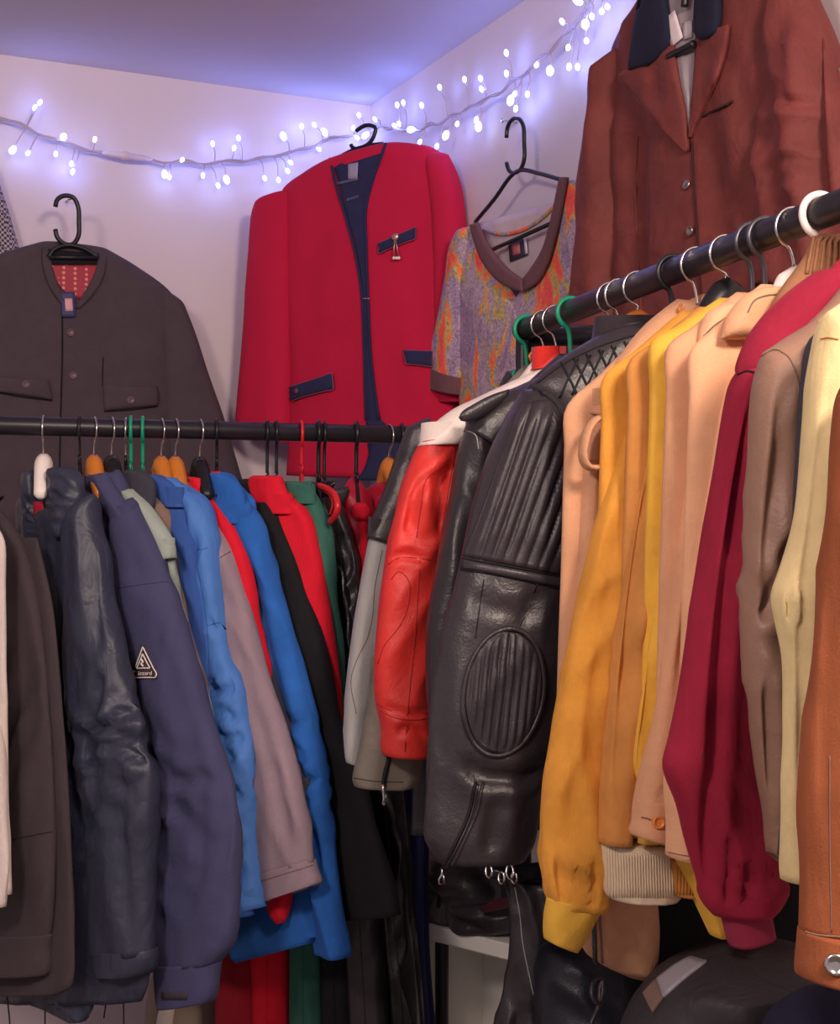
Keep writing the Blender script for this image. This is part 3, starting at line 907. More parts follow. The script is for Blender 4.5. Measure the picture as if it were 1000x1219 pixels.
tube('rib', smooth_path([P(383, 583, 2.645), P(393, 590, 2.605), P(396, 602, 2.58), P(393, 612, 2.59)], 16), .0022, M_REDPL, rs, seg=8)

c16 = thing('satin_dress', 'crimson satin dress with a knotted strap hanging from a black hanger', 'dress', Vector((RAIL_L.pt(RAIL_L.s_of(424)).x, RAIL_L.pt(RAIL_L.s_of(424)).y, .7)), GL)
pl16 = Plane(RAIL_L.pt(RAIL_L.s_of(424)).x, RAIL_L.pt(RAIL_L.s_of(424)).y, .3, .95)
d16 = Loft([(568, 418, 426), (582, 411, 434), (600, 405, 442), (640, 403, 442), (700, 406, 440), (780, 408, 440), (900, 404, 446), (1050, 400, 452)], pl16, th=.03, fold=.012, freq=26, seed=9)
d16.build('bodice', K_CRIM, c16)
kn = Loft([(598, 424, 434), (604, 420, 439), (614, 420, 440), (620, 424, 436)], pl16.shift(-.035), th=.014, fold=.002, n=16, round0=.3, round1=.3, seed=2)
kn.build('knot', K_RED, c16, open_end=False)
sk = Loft([(618, 427, 436), (660, 428, 440), (720, 424, 438)], pl16.shift(-.03), th=.01, fold=.004, n=20, seed=3, round1=.1)
sk.build('strap', K_RED, c16, open_end=False)
hanger('black plastic hanger standing free over the crimson satin dress', RAIL_L, 424, 'plastic', hookmat=M_WIREBLK, bodymat=M_WIREBLK, wire=.004, drop=.075, half=.1)
hanger('orange wooden hanger at the far end of the rail, beside the leather shoulder', RAIL_L, 463, 'wood', half=.05, drop=.045)
hanger('last black plastic hanger at the far end of the rail', RAIL_L, 478, 'plastic', hookmat=M_WIREBLK, bodymat=M_WIREBLK, wire=.003, half=.1)
cr = coat('crimson_blouse', 'crimson blouse on the last wooden hanger beside the grey and black sleeve', 'blouse', RAIL_L, K_CRIM,
     [(448, 592, 470, 580), (446, 620, 468, 614), (446, 700, 466, 700), (444, 800, 464, 800)], px=462, th=.02, fold=.006, us=.05, group=GL, farmax=.06, neck=.02, far=False, hem=900)
# dark trousers further down on the lower bar are built below

# ================================================================== right rail, from its far end
RK = dict(farmax=.16, bodyth=.024, neck=.032)
c17 = coat('two_tone_leather_jacket', 'motorcycle jacket with black shoulder and pale grey sleeve, leftmost on the right rail', 'jacket', RAIL_R, K_GREYLEA,
     [(441, 634, 474, 636), (431, 690, 464, 690), (420, 750, 457, 750), (413, 810, 447, 810), (411, 860, 438, 860), (411, 900, 428, 903), (413, 908, 426, 912)], s=-.027, th=.03, fold=.004, group=GR, hem=1000, nk=.07, far=False, us=.18, bodym=K_BLKLEA, **RK)
sh = Loft([(484, 508, 512, 496), (470, 545, 502, 545), (456, 585, 488, 585), (441, 622, 472, 630), (436, 640, 466, 650)], c17.plane.shift(-.006), th=.033, fold=.006, seed=4, n=40)
sho = sh.build('shoulder_panel', K_BLKLEA, c17.slo)
seam('seam', c17.sl, [(455, 655), (446, 700), (443, 735), (437, 760), (425, 785), (418, 810), (424, 850)], .0012, K_TAUPE, c17.slo)
hanger('green plastic hanger at the very end of the right rail', RAIL_R, 628, 'plastic', hookmat=M_GREENPL, bodymat=M_GREENPL, wire=.0038, drop=.07)

c18 = coat('taupe_leather_jacket', 'taupe leather jacket whose zipped cuff hangs below the red sleeve', 'jacket', RAIL_R, K_TAUPE,
     [(500, 560, 530, 550), (480, 640, 520, 640), (462, 720, 512, 720), (448, 790, 508, 790), (438, 840, 505, 840), (428, 890, 504, 890), (420, 928, 496, 934), (422, 936, 482, 939)], s=.048, th=.03, fold=.004, group=GR, hem=900, nk=.07, far=False, **RK)
seam('seam', c18.sl, [(421, 926), (445, 930), (480, 931)], .001, M_SEAMBLK, c18.slo)
seam('zip', c18.sl, [(466, 890), (462, 905), (457, 925), (456, 936)], .0035, M_SEAMBLK, c18.slo)
tube('zip_pull', [P(456, 934, 2.2), P(456.5, 942, 2.2), P(457, 950, 2.2), P(457, 957, 2.2), P(457, 959, 2.2)], [.0032, .0022, .0015, .003, .001], M_CHROME, c18.slo)
hanger('metal hook hanger just right of the first green hook', RAIL_R, 648, 'wire', wire=.0016)

c19 = coat('red_leather_jacket', 'red motorcycle jacket with a cream white shoulder and shaped elbow', 'jacket', RAIL_R, K_REDLEA,
     [(500, 526, 556, 518), (490, 548, 550, 548), (478, 580, 540, 585), (466, 630, 530, 640), (456, 690, 522, 700), (449, 750, 516, 760), (446, 800, 512, 805), (448, 836, 510, 840), (455, 868, 512, 872), (455, 892, 514, 896), (457, 899, 512, 902)], s=.0975, th=.034, fold=.005, freq=14, crumple=((.05, .4, .008, 16),), grooves=(([(541, 552), (528, 566), (524, 600), (528, 640)], .02, 6), ([(520, 560), (498, 585), (486, 640)], .01, 5), ([(460, 668), (480, 660), (512, 668)], .008, 4), ([(455, 840), (480, 850), (511, 848)], .006, 4), ([(470, 872), (490, 866), (510, 880)], .008, 4)), group=GR, hem=880, nk=.065, far=False, bodym=K_WHTLEA, us=.14, r0=0, **RK)
sh = Loft([(640, 440, 662, 432), (600, 458, 632, 470), (566, 474, 606, 500), (538, 488, 585, 516), (512, 510, 562, 524), (501, 526, 554, 524), (498, 531, 550, 530)], c19.plane.shift(-.006), th=.036, fold=.002, seed=4, n=44, round0=.05)
sh.build('shoulder_panel', K_WHTLEA, c19.root)
ab = mat('dark_red_thread', '#a8282a', rough=.8, bump=0)
for pts in ([(542, 524), (538, 560), (528, 620), (520, 670)], [(523, 556), (508, 570), (502, 600), (496, 640)], [(462, 672), (475, 664), (492, 664), (512, 666)],
            [(466, 690), (474, 680), (486, 690), (486, 720), (476, 745), (458, 768), (450, 790)], [(500, 668), (494, 760), (486, 840), (482, 895)],
            [(449, 838), (470, 848), (490, 850), (511, 848)], [(452, 846), (472, 855), (492, 857), (511, 855)]):
    seam('seam', c19.sl, pts, .0013, ab, c19.slo, n=22)
cl = Loft([(418, 652, 664), (428, 644, 668), (440, 632, 668)], c19.plane.shift(-.005), th=.02, fold=.002, seed=2, n=16)
cl.build('collar', K_REDLEA, c19.root)
hanger('metal hook hanger of the red and white motorcycle jacket', RAIL_R, 662, 'wire', wire=.0016)

c20 = coat('slim_leather_jacket', 'slim smooth black leather jacket with a shoulder strap, behind the ribbed one', 'jacket', RAIL_R, K_BLKLEA,
     [(556, 505, 598, 500), (546, 540, 590, 545), (538, 590, 582, 590), (528, 640, 572, 645), (518, 690, 560, 700), (510, 740, 550, 750), (508, 790, 540, 800), (512, 860, 545, 870), (520, 960, 550, 960)], s=.2, th=.034, fold=.004, freq=14, group=GR, hem=950, nk=.07, far=False, **RK)
sh = Loft([(660, 440, 690, 448), (620, 458, 650, 490), (585, 474, 616, 520), (560, 495, 596, 530), (553, 512, 592, 540)], c20.plane.shift(-.004), th=.034, fold=.003, seed=4, n=36, round0=.05)
sh.build('shoulder_panel', K_BLKLEA, c20.root)
ep = Loft([(606, 463, 606, 470), (585, 470, 592, 482), (562, 482, 570, 497), (550, 490, 556, 502), (546, 497, 549, 501)], c20.plane.shift(-.05), th=.006, fold=.001, n=24, round0=.1, round1=.2)
ep.build('shoulder_strap', K_BLKLEA, c20.root, open_end=False)
seam('seam', c20.sl, [(555, 512), (566, 518), (570, 535)], .0016, K_GREYLEA, c20.slo)
hanger('green plastic hanger over the black leather jackets', RAIL_R, 680, 'plastic', hookmat=M_GREENPL, bodymat=M_GREENPL, wire=.0038, drop=.075)

# the ribbed biker jacket
c21 = coat('ribbed_leather_jacket', 'large black leather biker jacket with ribbed sleeve and oval elbow pad', 'jacket', RAIL_R, K_BLKLEA,
     [(622, 464, 666, 460), (602, 500, 684, 506), (580, 550, 696, 560), (564, 600, 702, 615), (553, 650, 702, 665), (542, 700, 698, 715), (528, 750, 690, 765), (517, 810, 676, 825), (511, 870, 664, 885), (508, 930, 650, 940), (505, 980, 638, 982), (506, 1000, 632, 1003), (520, 1026, 622, 1020)], s=.40, th=.05, fold=.004, freq=11, crumple=((.3, .55, .002, 14), (.78, .98, .005, 14)), grooves=(([(560, 706), (580, 722), (625, 728)], .004, 7), ([(640, 700), (632, 725), (622, 745)], .012, 5), ([(548, 900), (580, 925), (632, 922), (655, 905)], .012, 7), ([(600, 940), (590, 980), (584, 1020)], .01, 8), ([(530, 780), (524, 850), (530, 920)], .006, 8)), group=GR, hem=945, nk=.06, far=False, expo=2.2, us=.17, farmax=.16, bodyth=.03, r0=.02, neck=.035)
K_RIB = leather('ribbed_leather', '#332d33', rough=.4, wrinkle=.12)
# shoulder and quilted yoke
sh = Loft([(762, 384, 800, 398), (728, 392, 790, 440), (690, 412, 766, 500), (655, 436, 730, 560), (632, 458, 704, 600)], c21.plane.shift(-.012), th=[.036, .042, .042, .042, .03], fold=.004, seed=14, n=44, round0=.04, round1=.12)
sho = sh.build('yoke', K_BLKLEA, c21.root, open_end=False)
panel('ribbed_panel', c21.sl, [(624, 480, 652, 476), (612, 505, 666, 500), (598, 540, 679, 540), (582, 585, 689, 590), (566, 628, 693, 645), (552, 662, 690, 688)], .0015, K_RIB, c21.slo, nu=80, nv=40, ribx=(14.5, .34), amp=.0075, thick=.006)
panel('band', c21.sl, [(551, 666, 690, 692), (549, 676, 690, 704)], .004, K_RIB, c21.slo, nu=20, nv=5, thick=.006, bulge=.002)
for pts in ([(551, 665), (600, 673), (690, 691)], [(549, 678), (600, 686), (690, 706)]):
    seam('seam', c21.sl, pts, .0022, M_SEAMBLK, c21.slo, off=1.4)
def ellipse_pts(cx, cy, rx, ry, lean, n=28, a0=0, a1=360):
    out = []
    for k in range(n + 1):
        a_ = math.radians(a0 + (a1 - a0) * k / n)
        y_ = ry * math.sin(a_); x_ = rx * math.cos(a_)
        out.append((cx + x_ - y_ * lean, cy + y_))
    return out
rows = []
for k in range(13):
    yy = -72 + 144 * k / 12
    w = 44 * math.sqrt(max(.03, 1 - (yy / 74) ** 2))
    cxx = 599 - yy * .1
    rows.append((cxx - w, 824 + yy - 2, cxx + w, 824 + yy + 2))
panel('elbow_pad', c21.sl, rows, .003, K_RIB, c21.slo, nu=73, nv=30, ribx=(9.6, .1), amp=.006, thick=.006)
seam('pad_piping', c21.sl, ellipse_pts(599, 824, 47, 76, .1, 40), .0035, K_BLKLEA, c21.slo, n=60, close=True, off=.7)
seam('seam', c21.sl, [(642, 466), (660, 480), (680, 530), (694, 590), (698, 620)], .0025, M_SEAMBLK, c21.slo)
seam('seam', c21.sl, [(640, 690), (634, 715), (624, 735), (618, 748)], .0016, M_SEAMBLK, c21.slo)
seam('seam', c21.sl, [(576, 690), (570, 730), (566, 760)], .0014, M_SEAMBLK, c21.slo)
for dx in (0, 9):
    seam('zip_edge', c21.sl, [(566 + dx, 932), (558 + dx, 968), (540 + dx, 1008), (529 + dx, 1030)], .0022, M_SEAMBLK if dx == 0 else K_BLKLEA, c21.slo, off=.8)
seam('zip', c21.sl, [(569, 934), (561, 970), (543, 1010), (531, 1032)], .0016, plain('dark_zip', '#5a545a', .3, metal=.8), c21.slo, off=1.0)
p, nn = c21.sl.hit(528, 1032)
p = p + nn * .004
tube('zip_pull', [p, p + Vector((0, 0, -.007)), p + Vector((-.004, 0, -.014)), p + Vector((-.004, 0, -.02)), p + Vector((.003, 0, -.02)), p + Vector((.002, 0, -.008))], .0013, M_CHROME, c21.slo)
# diamond quilting on the yoke
for k in range(6):
    x = 668 + k * 15
    seam('quilt_line', sh, [(x, 432 - k * 5), (x + 12, 455 - k * 4), (x + 24, 482 - k * 4)], .0016, M_SEAMBLK, sho, n=10)
    seam('quilt_line', sh, [(x + 20, 428 - k * 5), (x + 8, 452 - k * 4), (x - 2, 474 - k * 4)], .0016, M_SEAMBLK, sho, n=10)
seam('seam', sh, [(640, 456), (670, 434), (710, 414), (760, 398), (792, 392)], .002, M_SEAMBLK, sho)
bh = Loft([(860, 618, 668), (900, 620, 664), (938, 616, 662), (948, 612, 660)], c21.plane.shift(.008), th=.03, fold=.004, n=24, seed=4)
bh.build('hem', K_BLKLEA, c21.root)
cl = Loft([(386, 732, 778), (394, 716, 790), (408, 700, 796)], c21.plane.shift(.01), th=.03, fold=.003, n=20, seed=9)
cl.build('collar', K_BLKLEA, c21.root)
hanger('metal hook hanger, left one of the pair right of the green hooks', RAIL_R, 728, 'wire', wire=.0018)
hanger('metal hook hanger, right one of the pair right of the green hooks', RAIL_R, 738, 'wire', wire=.0018)
hanger('orange wooden hanger of the ribbed black biker jacket', RAIL_R, 760, 'wood', half=.05, drop=.036)
hanger('black plastic hanger alone in the middle of the right rail', RAIL_R, 802, 'plastic', hookmat=M_WIREBLK, bodymat=M_WIREBLK, wire=.0035, drop=.08)

# tan trench with shoulder strap
c22 = coat('trench_jacket', 'tan jacket with a looped shoulder strap and zipped cuff, right of the biker jacket', 'jacket', RAIL_R, K_TAN,
     [(712, 494, 762, 470), (696, 530, 752, 530), (692, 580, 742, 590), (688, 650, 734, 650), (684, 720, 728, 720), (680, 800, 730, 800), (678, 900, 740, 900), (684, 1000, 764, 1000), (690, 1070, 779, 1076), (694, 1110, 781, 1110), (702, 1138, 778, 1146), (742, 1160, 768, 1166)], s=.53, th=.034, fold=.005, grooves=(([(742, 500), (722, 560), (714, 640)], .006, 6), ([(730, 1090), (745, 1105), (765, 1095)], .008, 5), ([(725, 1120), (745, 1125), (760, 1110)], .006, 5)), group=GR, hem=1040, nk=.066, far=False, us=.16, **RK)
sh = Loft([(806, 356, 868, 368), (772, 384, 842, 400), (742, 420, 815, 460), (716, 462, 790, 510), (700, 492, 770, 530)], c22.plane.shift(-.002), th=.036, fold=.002, seed=14, n=40, round0=.05)
sh.build('cape_yoke', K_TAN, c22.root)
lp = [c22.plane.shift(-.045).at(*q_) for q_ in ((726, 496), (712, 498), (702, 508), (696, 526), (694, 544), (699, 555), (710, 557), (724, 553), (736, 550))]
tube('shoulder_strap', smooth_path(lp, 26), [.004] * 26, K_TAN, c22.root, seg=10, r2=[.012] * 26, up=(-.292, .956, 0))
seam('seam', c22.sl, [(692, 556), (706, 548), (722, 556), (740, 552)], .0018, K_OCHRE, c22.slo)
seam('zip', c22.sl, [(707, 1088), (708, 1110), (709, 1144)], .003, plain('steel_zip', '#59585e', .35, metal=.7), c22.slo)
seam('zip_edge', c22.sl, [(714, 1086), (715, 1110), (717, 1146)], .0016, K_BROWN, c22.slo)
hanger('metal hook hanger under the rounded tan shoulder', RAIL_R, 830, 'wire', wire=.0018, drop=.055)

# mustard suede blouson
c23 = coat('mustard_suede_jacket', 'mustard orange suede jacket with a gathered yellow knitted cuff', 'jacket', RAIL_R, K_ORANGE,
     [(770, 452, 800, 440), (752, 495, 792, 490), (733, 550, 780, 550), (716, 610, 770, 610), (700, 680, 756, 680), (684, 745, 744, 745), (671, 805, 736, 805), (659, 870, 728, 870), (650, 930, 724, 930), (647, 990, 720, 990), (647, 1040, 722, 1040), (650, 1062, 724, 1056), (656, 1078, 716, 1084)], s=.60, th=.034, fold=.009, freq=14, crumple=((.84, 1, .01, 30),), grooves=(([(752, 520), (735, 600), (712, 700), (690, 800), (676, 900)], .006, 8), ([(770, 500), (748, 600), (728, 700), (712, 800), (702, 900), (700, 960)], .007, 7), ([(690, 900), (684, 960), (690, 1010)], .006, 7), ([(662, 1020), (668, 1050), (672, 1078)], .008, 3.5), ([(688, 1030), (690, 1055), (690, 1080)], .01, 3.5), ([(712, 1020), (706, 1050), (702, 1082)], .01, 3.5), ([(676, 1040), (680, 1060), (681, 1080)], .008, 3)), group=GR, hem=1000, nk=.066, far=False, us=.14,
     cuff=([(652, 1068, 718, 1078), (650, 1086, 708, 1096), (648, 1108, 694, 1122), (649, 1118, 686, 1133)], K_YKNIT, .024), **RK)
hanger('black wooden hanger between the tan and mustard shoulders', RAIL_R, 865, 'wood', bodymat=M_WIREBLK, half=.05, drop=.036)
c24 = coat('ochre_suede_jacket', 'ochre suede jacket with a cream ribbed waistband', 'jacket', RAIL_R, K_OCHRE,
     [(800, 434, 826, 420), (786, 480, 820, 470), (772, 540, 808, 540), (758, 610, 796, 610), (746, 690, 784, 690), (736, 760, 776, 760), (728, 830, 768, 830), (722, 900, 762, 900), (718, 960, 752, 960), (717, 1004, 748, 1004)], s=.655, th=.032, fold=.009, freq=14, grooves=(([(790, 500), (772, 600), (756, 700), (746, 800), (738, 900), (734, 980)], .008, 6), ([(776, 560), (764, 640), (752, 740), (742, 840)], .005, 5)), group=GR, hem=1000, nk=.066, far=False, us=.13, **RK)
wb = Loft([(1000, 717, 806), (1010, 717, 807), (1040, 720, 808), (1066, 724, 806), (1070, 728, 802)], c24.plane.shift(.012), th=.034, fold=.003, freq=30, n=24, seed=8, round0=.1)
wbo = wb.build('waistband', K_KNIT, c24.root)
for k in range(26):
    x = 722 + k * 3.2
    seam('rib', wb, [(x, 1008), (x + 1, 1040), (x + 2, 1068)], .0011, K_KNIT, wbo, n=6)
seam('seam', wb, [(718, 1006), (760, 1007), (800, 1006)], .0014, K_OCHRE, wbo)
wb2 = Loft([(1022, 798, 836), (1040, 800, 836), (1066, 804, 834)], c24.plane.shift(-.02), th=.02, fold=.003, freq=30, n=16, seed=8)
wbo = wb2.build('rib_hem', K_OKNIT, c24.root)
for k in range(8):
    x = 806 + k * 3.6
    seam('rib', wb2, [(x, 1024), (x, 1045), (x, 1065)], .0012, K_OKNIT, wbo, n=6)
c25 = coat('yellow_suede_jacket', 'bright yellow suede jacket, a narrow strip with a yellow cuff low down', 'jacket', RAIL_R, K_YELLOW,
     [(826, 410, 850, 396), (812, 460, 838, 450), (802, 520, 830, 520), (794, 600, 820, 600), (782, 700, 808, 700), (772, 780, 800, 780), (764, 850, 792, 850), (758, 895, 786, 895), (758, 912, 784, 914), (766, 940, 800, 940), (800, 1010, 836, 1010), (828, 1070, 862, 1070), (848, 1114, 864, 1116)], s=.695, th=.024, fold=.006, group=GR, hem=1000, nk=.066, far=False, us=.12, **RK)
hanger('black hanger, left one of the pair of tall dark hooks', RAIL_R, 897, 'wire', hookmat=plain('dark_wire', '#56525a', .3, metal=.6), bodymat=M_WIREBLK, wire=.003, drop=.08)
hanger('black hanger, right one of the pair of tall dark hooks', RAIL_R, 912, 'wire', hookmat=MATS['dark_wire'], bodymat=M_WIREBLK, wire=.003, drop=.08)
c26 = coat('beige_cotton_jacket', 'beige cotton jacket with an orange button on its cuff', 'jacket', RAIL_R, K_BEIGE,
     [(846, 420, 880, 396), (828, 480, 868, 470), (818, 540, 858, 540), (812, 600, 848, 600), (802, 680, 838, 680), (794, 750, 828, 750), (784, 820, 818, 820), (774, 880, 808, 880), (764, 930, 802, 930), (758, 960, 800, 960), (755, 992, 798, 1003)], s=.735, th=.028, fold=.005, grooves=(([(852, 480), (838, 600), (822, 720), (806, 840)], .007, 6), ([(768, 938), (780, 948), (796, 944)], .004, 4)), group=GR, hem=960, nk=.066, far=False, us=.12,
     cuff=([(759, 952, 800, 954), (756, 975, 799, 980), (753, 992, 797, 1003), (755, 995, 795, 1006)], K_BEIGE, .03), **RK)
button(c26.cf, 784, 979, .0075, plain('orange_button', '#dd8644', .35), c26.cfo)
seam('buttonhole', c26.cf, [(764, 973), (769, 974), (775, 976)], .001, K_BROWN, c26.cfo)
c27 = coat('peach_cotton_jacket', 'pale peach cotton jacket, a thin strip left of the burgundy suede', 'jacket', RAIL_R, K_PEACH,
     [(868, 430, 912, 396), (856, 480, 896, 470), (846, 540, 886, 540), (838, 600, 876, 600), (828, 680, 866, 680), (820, 750, 858, 750), (810, 820, 850, 820), (800, 880, 842, 880), (794, 930, 836, 930), (797, 980, 836, 980), (797, 1020, 834, 1027)], s=.79, th=.028, fold=.004, group=GR, hem=1010, nk=.066, far=False, us=.12, **RK)
seam('seam', c27.sl, [(794, 1014), (812, 1018), (832, 1021)], .001, K_BROWN, c27.slo)
for q, mm, rows in ((c22, K_TAN, [(350, 836, 856), (358, 820, 862), (376, 806, 856), (398, 796, 838)]),
                    (c23, K_YELLOW, [(374, 828, 848), (384, 816, 848), (402, 806, 838), (420, 800, 826)]),
                    (c24, K_OCHRE, [(372, 846, 862), (384, 832, 864), (404, 820, 850), (424, 812, 838)]),
                    (c26, K_PEACH, [(360, 862, 884), (370, 846, 880), (390, 836, 866), (408, 832, 858)]),
                    (c27, K_BEIGE, [(342, 908, 944), (350, 888, 950), (364, 874, 942), (384, 862, 920), (404, 858, 900)])):
    cl = Loft(rows, q.plane.shift(-.016), th=.02, fold=.003, n=30, seed=rows[0][1] * .1, round0=.15, round1=.2)
    co = cl.build('collar', mm, q.root, open_end=False)
    if q is c27:
        seam('seam', cl, [(890, 372), (898, 358), (912, 352), (932, 350)], .0016, K_BROWN, co)
    if q is c26:
        seam('seam', cl, [(838, 400), (850, 388), (864, 378)], .0016, K_BROWN, co)
hanger('white wooden hanger with chrome hook near the right edge', RAIL_R, 945, 'wood', bodymat=M_WHITEPL, half=.035)
hanger('thick white plastic hook hanger at the right edge', RAIL_R, 977, 'plastic', hookmat=M_WHITEPL, bodymat=M_WHITEPL, wire=.0042, drop=.06, half=.05)
kc = thing('rib_knit_cardigan', 'brown ribbed knit collar under the thick white plastic hook', 'cardigan', RAIL_R.pt(.85) + Vector((0, 0, -.5)), GR)
plk = Plane(RAIL_R.pt(.85).x, RAIL_R.pt(.85).y, -.292, .956)
kk = Loft([(279, 968, 1004), (296, 964, 1016), (318, 950, 1030), (345, 930, 1046), (380, 914, 1060), (500, 912, 1064), (900, 930, 1070)], plk, th=.024, fold=.003, n=50, seed=4, round0=.02)
kko = kk.build('body', K_BRKNIT, kc)
for k in range(7):
    x = 968 + k * 6
    seam('rib', kk, [(x + 2, 282), (x - 2 + k, 300), (x - 8 + k * 2, 326)], .002, K_BRKNIT, kko, n=8)

c28 = coat('burgundy_suede_jacket', 'burgundy suede jacket with a ribbed burgundy cuff', 'jacket', RAIL_R, K_BURG,
     [(880, 440, 940, 400), (868, 490, 924, 490), (856, 560, 914, 560), (842, 640, 906, 640), (828, 730, 902, 730), (814, 810, 898, 810), (799, 880, 900, 880), (792, 912, 904, 912), (808, 960, 912, 960), (820, 1005, 922, 1005), (830, 1050, 930, 1040), (838, 1076, 930, 1064), (850, 1090, 914, 1082)], s=.95, th=.034, fold=.009, freq=11, grooves=(([(905, 440), (890, 530), (872, 640), (858, 760), (850, 880), (846, 980), (850, 1060)], .016, 6), ([(864, 990), (868, 1030), (866, 1080)], .008, 4), ([(892, 1020), (890, 1050), (884, 1082)], .008, 4), ([(824, 900), (836, 980), (846, 1060)], .006, 8)), crumple=((.88, 1, .008, 30),), group=GR, hem=1000, nk=.066, far=False, us=.13,
     cuff=([(856, 1078, 912, 1064), (862, 1098, 914, 1084), (868, 1120, 918, 1106), (871, 1127, 919, 1111)], K_BKNIT, .024), **RK)
sh = Loft([(975, 322, 1030, 318), (935, 352, 1020, 372), (905, 384, 985, 420), (888, 416, 950, 450), (878, 446, 925, 470)], c28.plane.shift(-.0), th=.036, fold=.004, seed=14, n=40, round0=.05, round1=.1)
sh.build('yoke', K_BURG, c28.root, open_end=False)
seam('seam', c28.sl, [(878, 446), (890, 442), (904, 446), (915, 450)], .0016, K_BLACK, c28.slo)

c29 = coat('brown_leather_jacket', 'soft brown leather jacket right of the burgundy suede', 'jacket', RAIL_R, K_BRLEA,
     [(908, 420, 972, 380), (897, 470, 966, 460), (894, 540, 958, 530), (892, 620, 954, 620), (889, 700, 950, 700), (888, 780, 946, 780), (892, 840, 946, 850), (902, 910, 944, 920), (912, 970, 940, 980), (918, 1015, 936, 1030)], s=1.02, th=.034, fold=.008, freq=14, grooves=(([(935, 450), (928, 540), (918, 640), (912, 740)], .008, 7), ([(940, 640), (925, 700), (905, 740)], .008, 5), ([(915, 800), (918, 880), (922, 960)], .008, 6)), crumple=((.3, .8, .008, 24),), group=GR, hem=1010, nk=.066, far=False, us=.13, **RK)
seam('seam', c29.sl, [(906, 424), (922, 416), (938, 424), (948, 446), (954, 490)], .0012, K_BROWN, c29.slo)
coat('navy_wool_jacket', 'dark navy jacket, a thin strip between brown leather and cream suede', 'jacket', RAIL_R, K_CHAR,
     [(968, 400, 1010, 360), (958, 470, 1000, 470), (953, 560, 990, 560), (948, 640, 985, 640), (946, 700, 985, 700), (940, 800, 980, 800), (936, 900, 970, 900), (932, 1020, 960, 1020)], s=1.075, th=.026, fold=.004, group=GR, hem=1000, nk=.066, far=False, us=.12, **RK)
c31 = coat('cream_suede_coat', 'cream yellow suede coat near the right edge', 'coat', RAIL_R, K_CREAM,
     [(985, 372, 1050, 330), (974, 430, 1040, 430), (967, 490, 1030, 490), (959, 560, 1020, 560), (949, 625, 1010, 625), (934, 680, 1002, 680), (926, 708, 1000, 708), (929, 740, 996, 740), (935, 780, 992, 780), (934, 860, 984, 860), (932, 960, 980, 960), (932, 1030, 978, 1030), (933, 1048, 976, 1048)], s=1.13, th=.034, fold=.006, freq=14, grooves=(([(995, 420), (980, 540), (968, 640), (958, 720), (958, 860), (956, 1000)], .006, 7), ([(936, 706), (942, 722), (938, 740)], .012, 4)), group=GR, hem=1040, nk=.066, far=False, **RK)
seam('seam', c31.sl, [(975, 404), (986, 402), (998, 404)], .0014, K_OCHRE, c31.slo)
c32 = coat('rust_suede_jacket', 'rust orange suede jacket cut by the right edge, metal stud on its cuff', 'jacket', RAIL_R, K_RUST,
     [(1010, 450, 1080, 420), (1002, 500, 1080, 500), (994, 580, 1074, 580), (986, 660, 1068, 660), (978, 740, 1062, 740), (970, 820, 1056, 820), (961, 890, 1052, 890), (957, 960, 1050, 960), (960, 1040, 1050, 1040), (959, 1112, 1048, 1116)], s=1.2, th=.034, fold=.006, freq=14, grooves=(([(1000, 560), (992, 700), (985, 850), (982, 1000)], .005, 8),), group=GR, hem=1060, nk=.066, far=False,
     cuff=([(959, 1110, 1048, 1114), (957, 1130, 1048, 1134), (955, 1160, 1048, 1172), (956, 1164, 1046, 1175)], K_RUST, .037), **RK)
seam('seam', c32.sl, [(959, 1109), (975, 1113), (1000, 1115)], .0014, K_BROWN, c32.slo)
seam('seam', c32.sl, [(990, 1110), (988, 1000), (988, 900)], .001, K_BROWN, c32.slo)
button(c32.cf, 995, 1148, .009, M_CHROME, c32.cfo, 'stud')

for s_, lab in ((.95, 'burgundy suede jacket'), (1.02, 'soft brown leather jacket'), (1.075, 'dark navy strip jacket'), (1.13, 'cream yellow suede coat'), (1.2, 'rust orange suede jacket')):
    hanger('dark wooden hanger carrying the ' + lab, RAIL_R, 0, 'wood', bodymat=M_WIREBLK, s=s_, half=.06)

# ================================================================== clothes on the walls
def wall_hook(plane, px, py, label):
    p = plane.at(px, py)
    q = p + plane.n * -.0
    o = tube('wall_nail', [q + plane.n * .0, q - plane.n * .03, q - plane.n * .034, q - plane.n * .036], [.0022, .0022, .005, .0045], M_CHROME, None, seg=10)
    tagm(o, label, 'nail')
    return o

def wall_hanger(label, fl, hook, arms, bar, r=.0042, m=M_WIREBLK):
    """black plastic hanger traced on a plane"""
    p0 = fl.pl.at(arms[0][0], arms[0][1])
    root = thing('coat_hanger', label, 'hanger', p0, 'hangers on the walls')
    tube('hook', smooth_path([fl.pl.at(*q) for q in hook], 40), r, m, root, seg=10)
    tube('arms', smooth_path([fl.pl.at(*q) for q in arms], 40), r, m, root, seg=10)
    if bar:
        tube('lower_bar', [fl.pl.at(*q) for q in bar], r, m, root, seg=10)
    return root

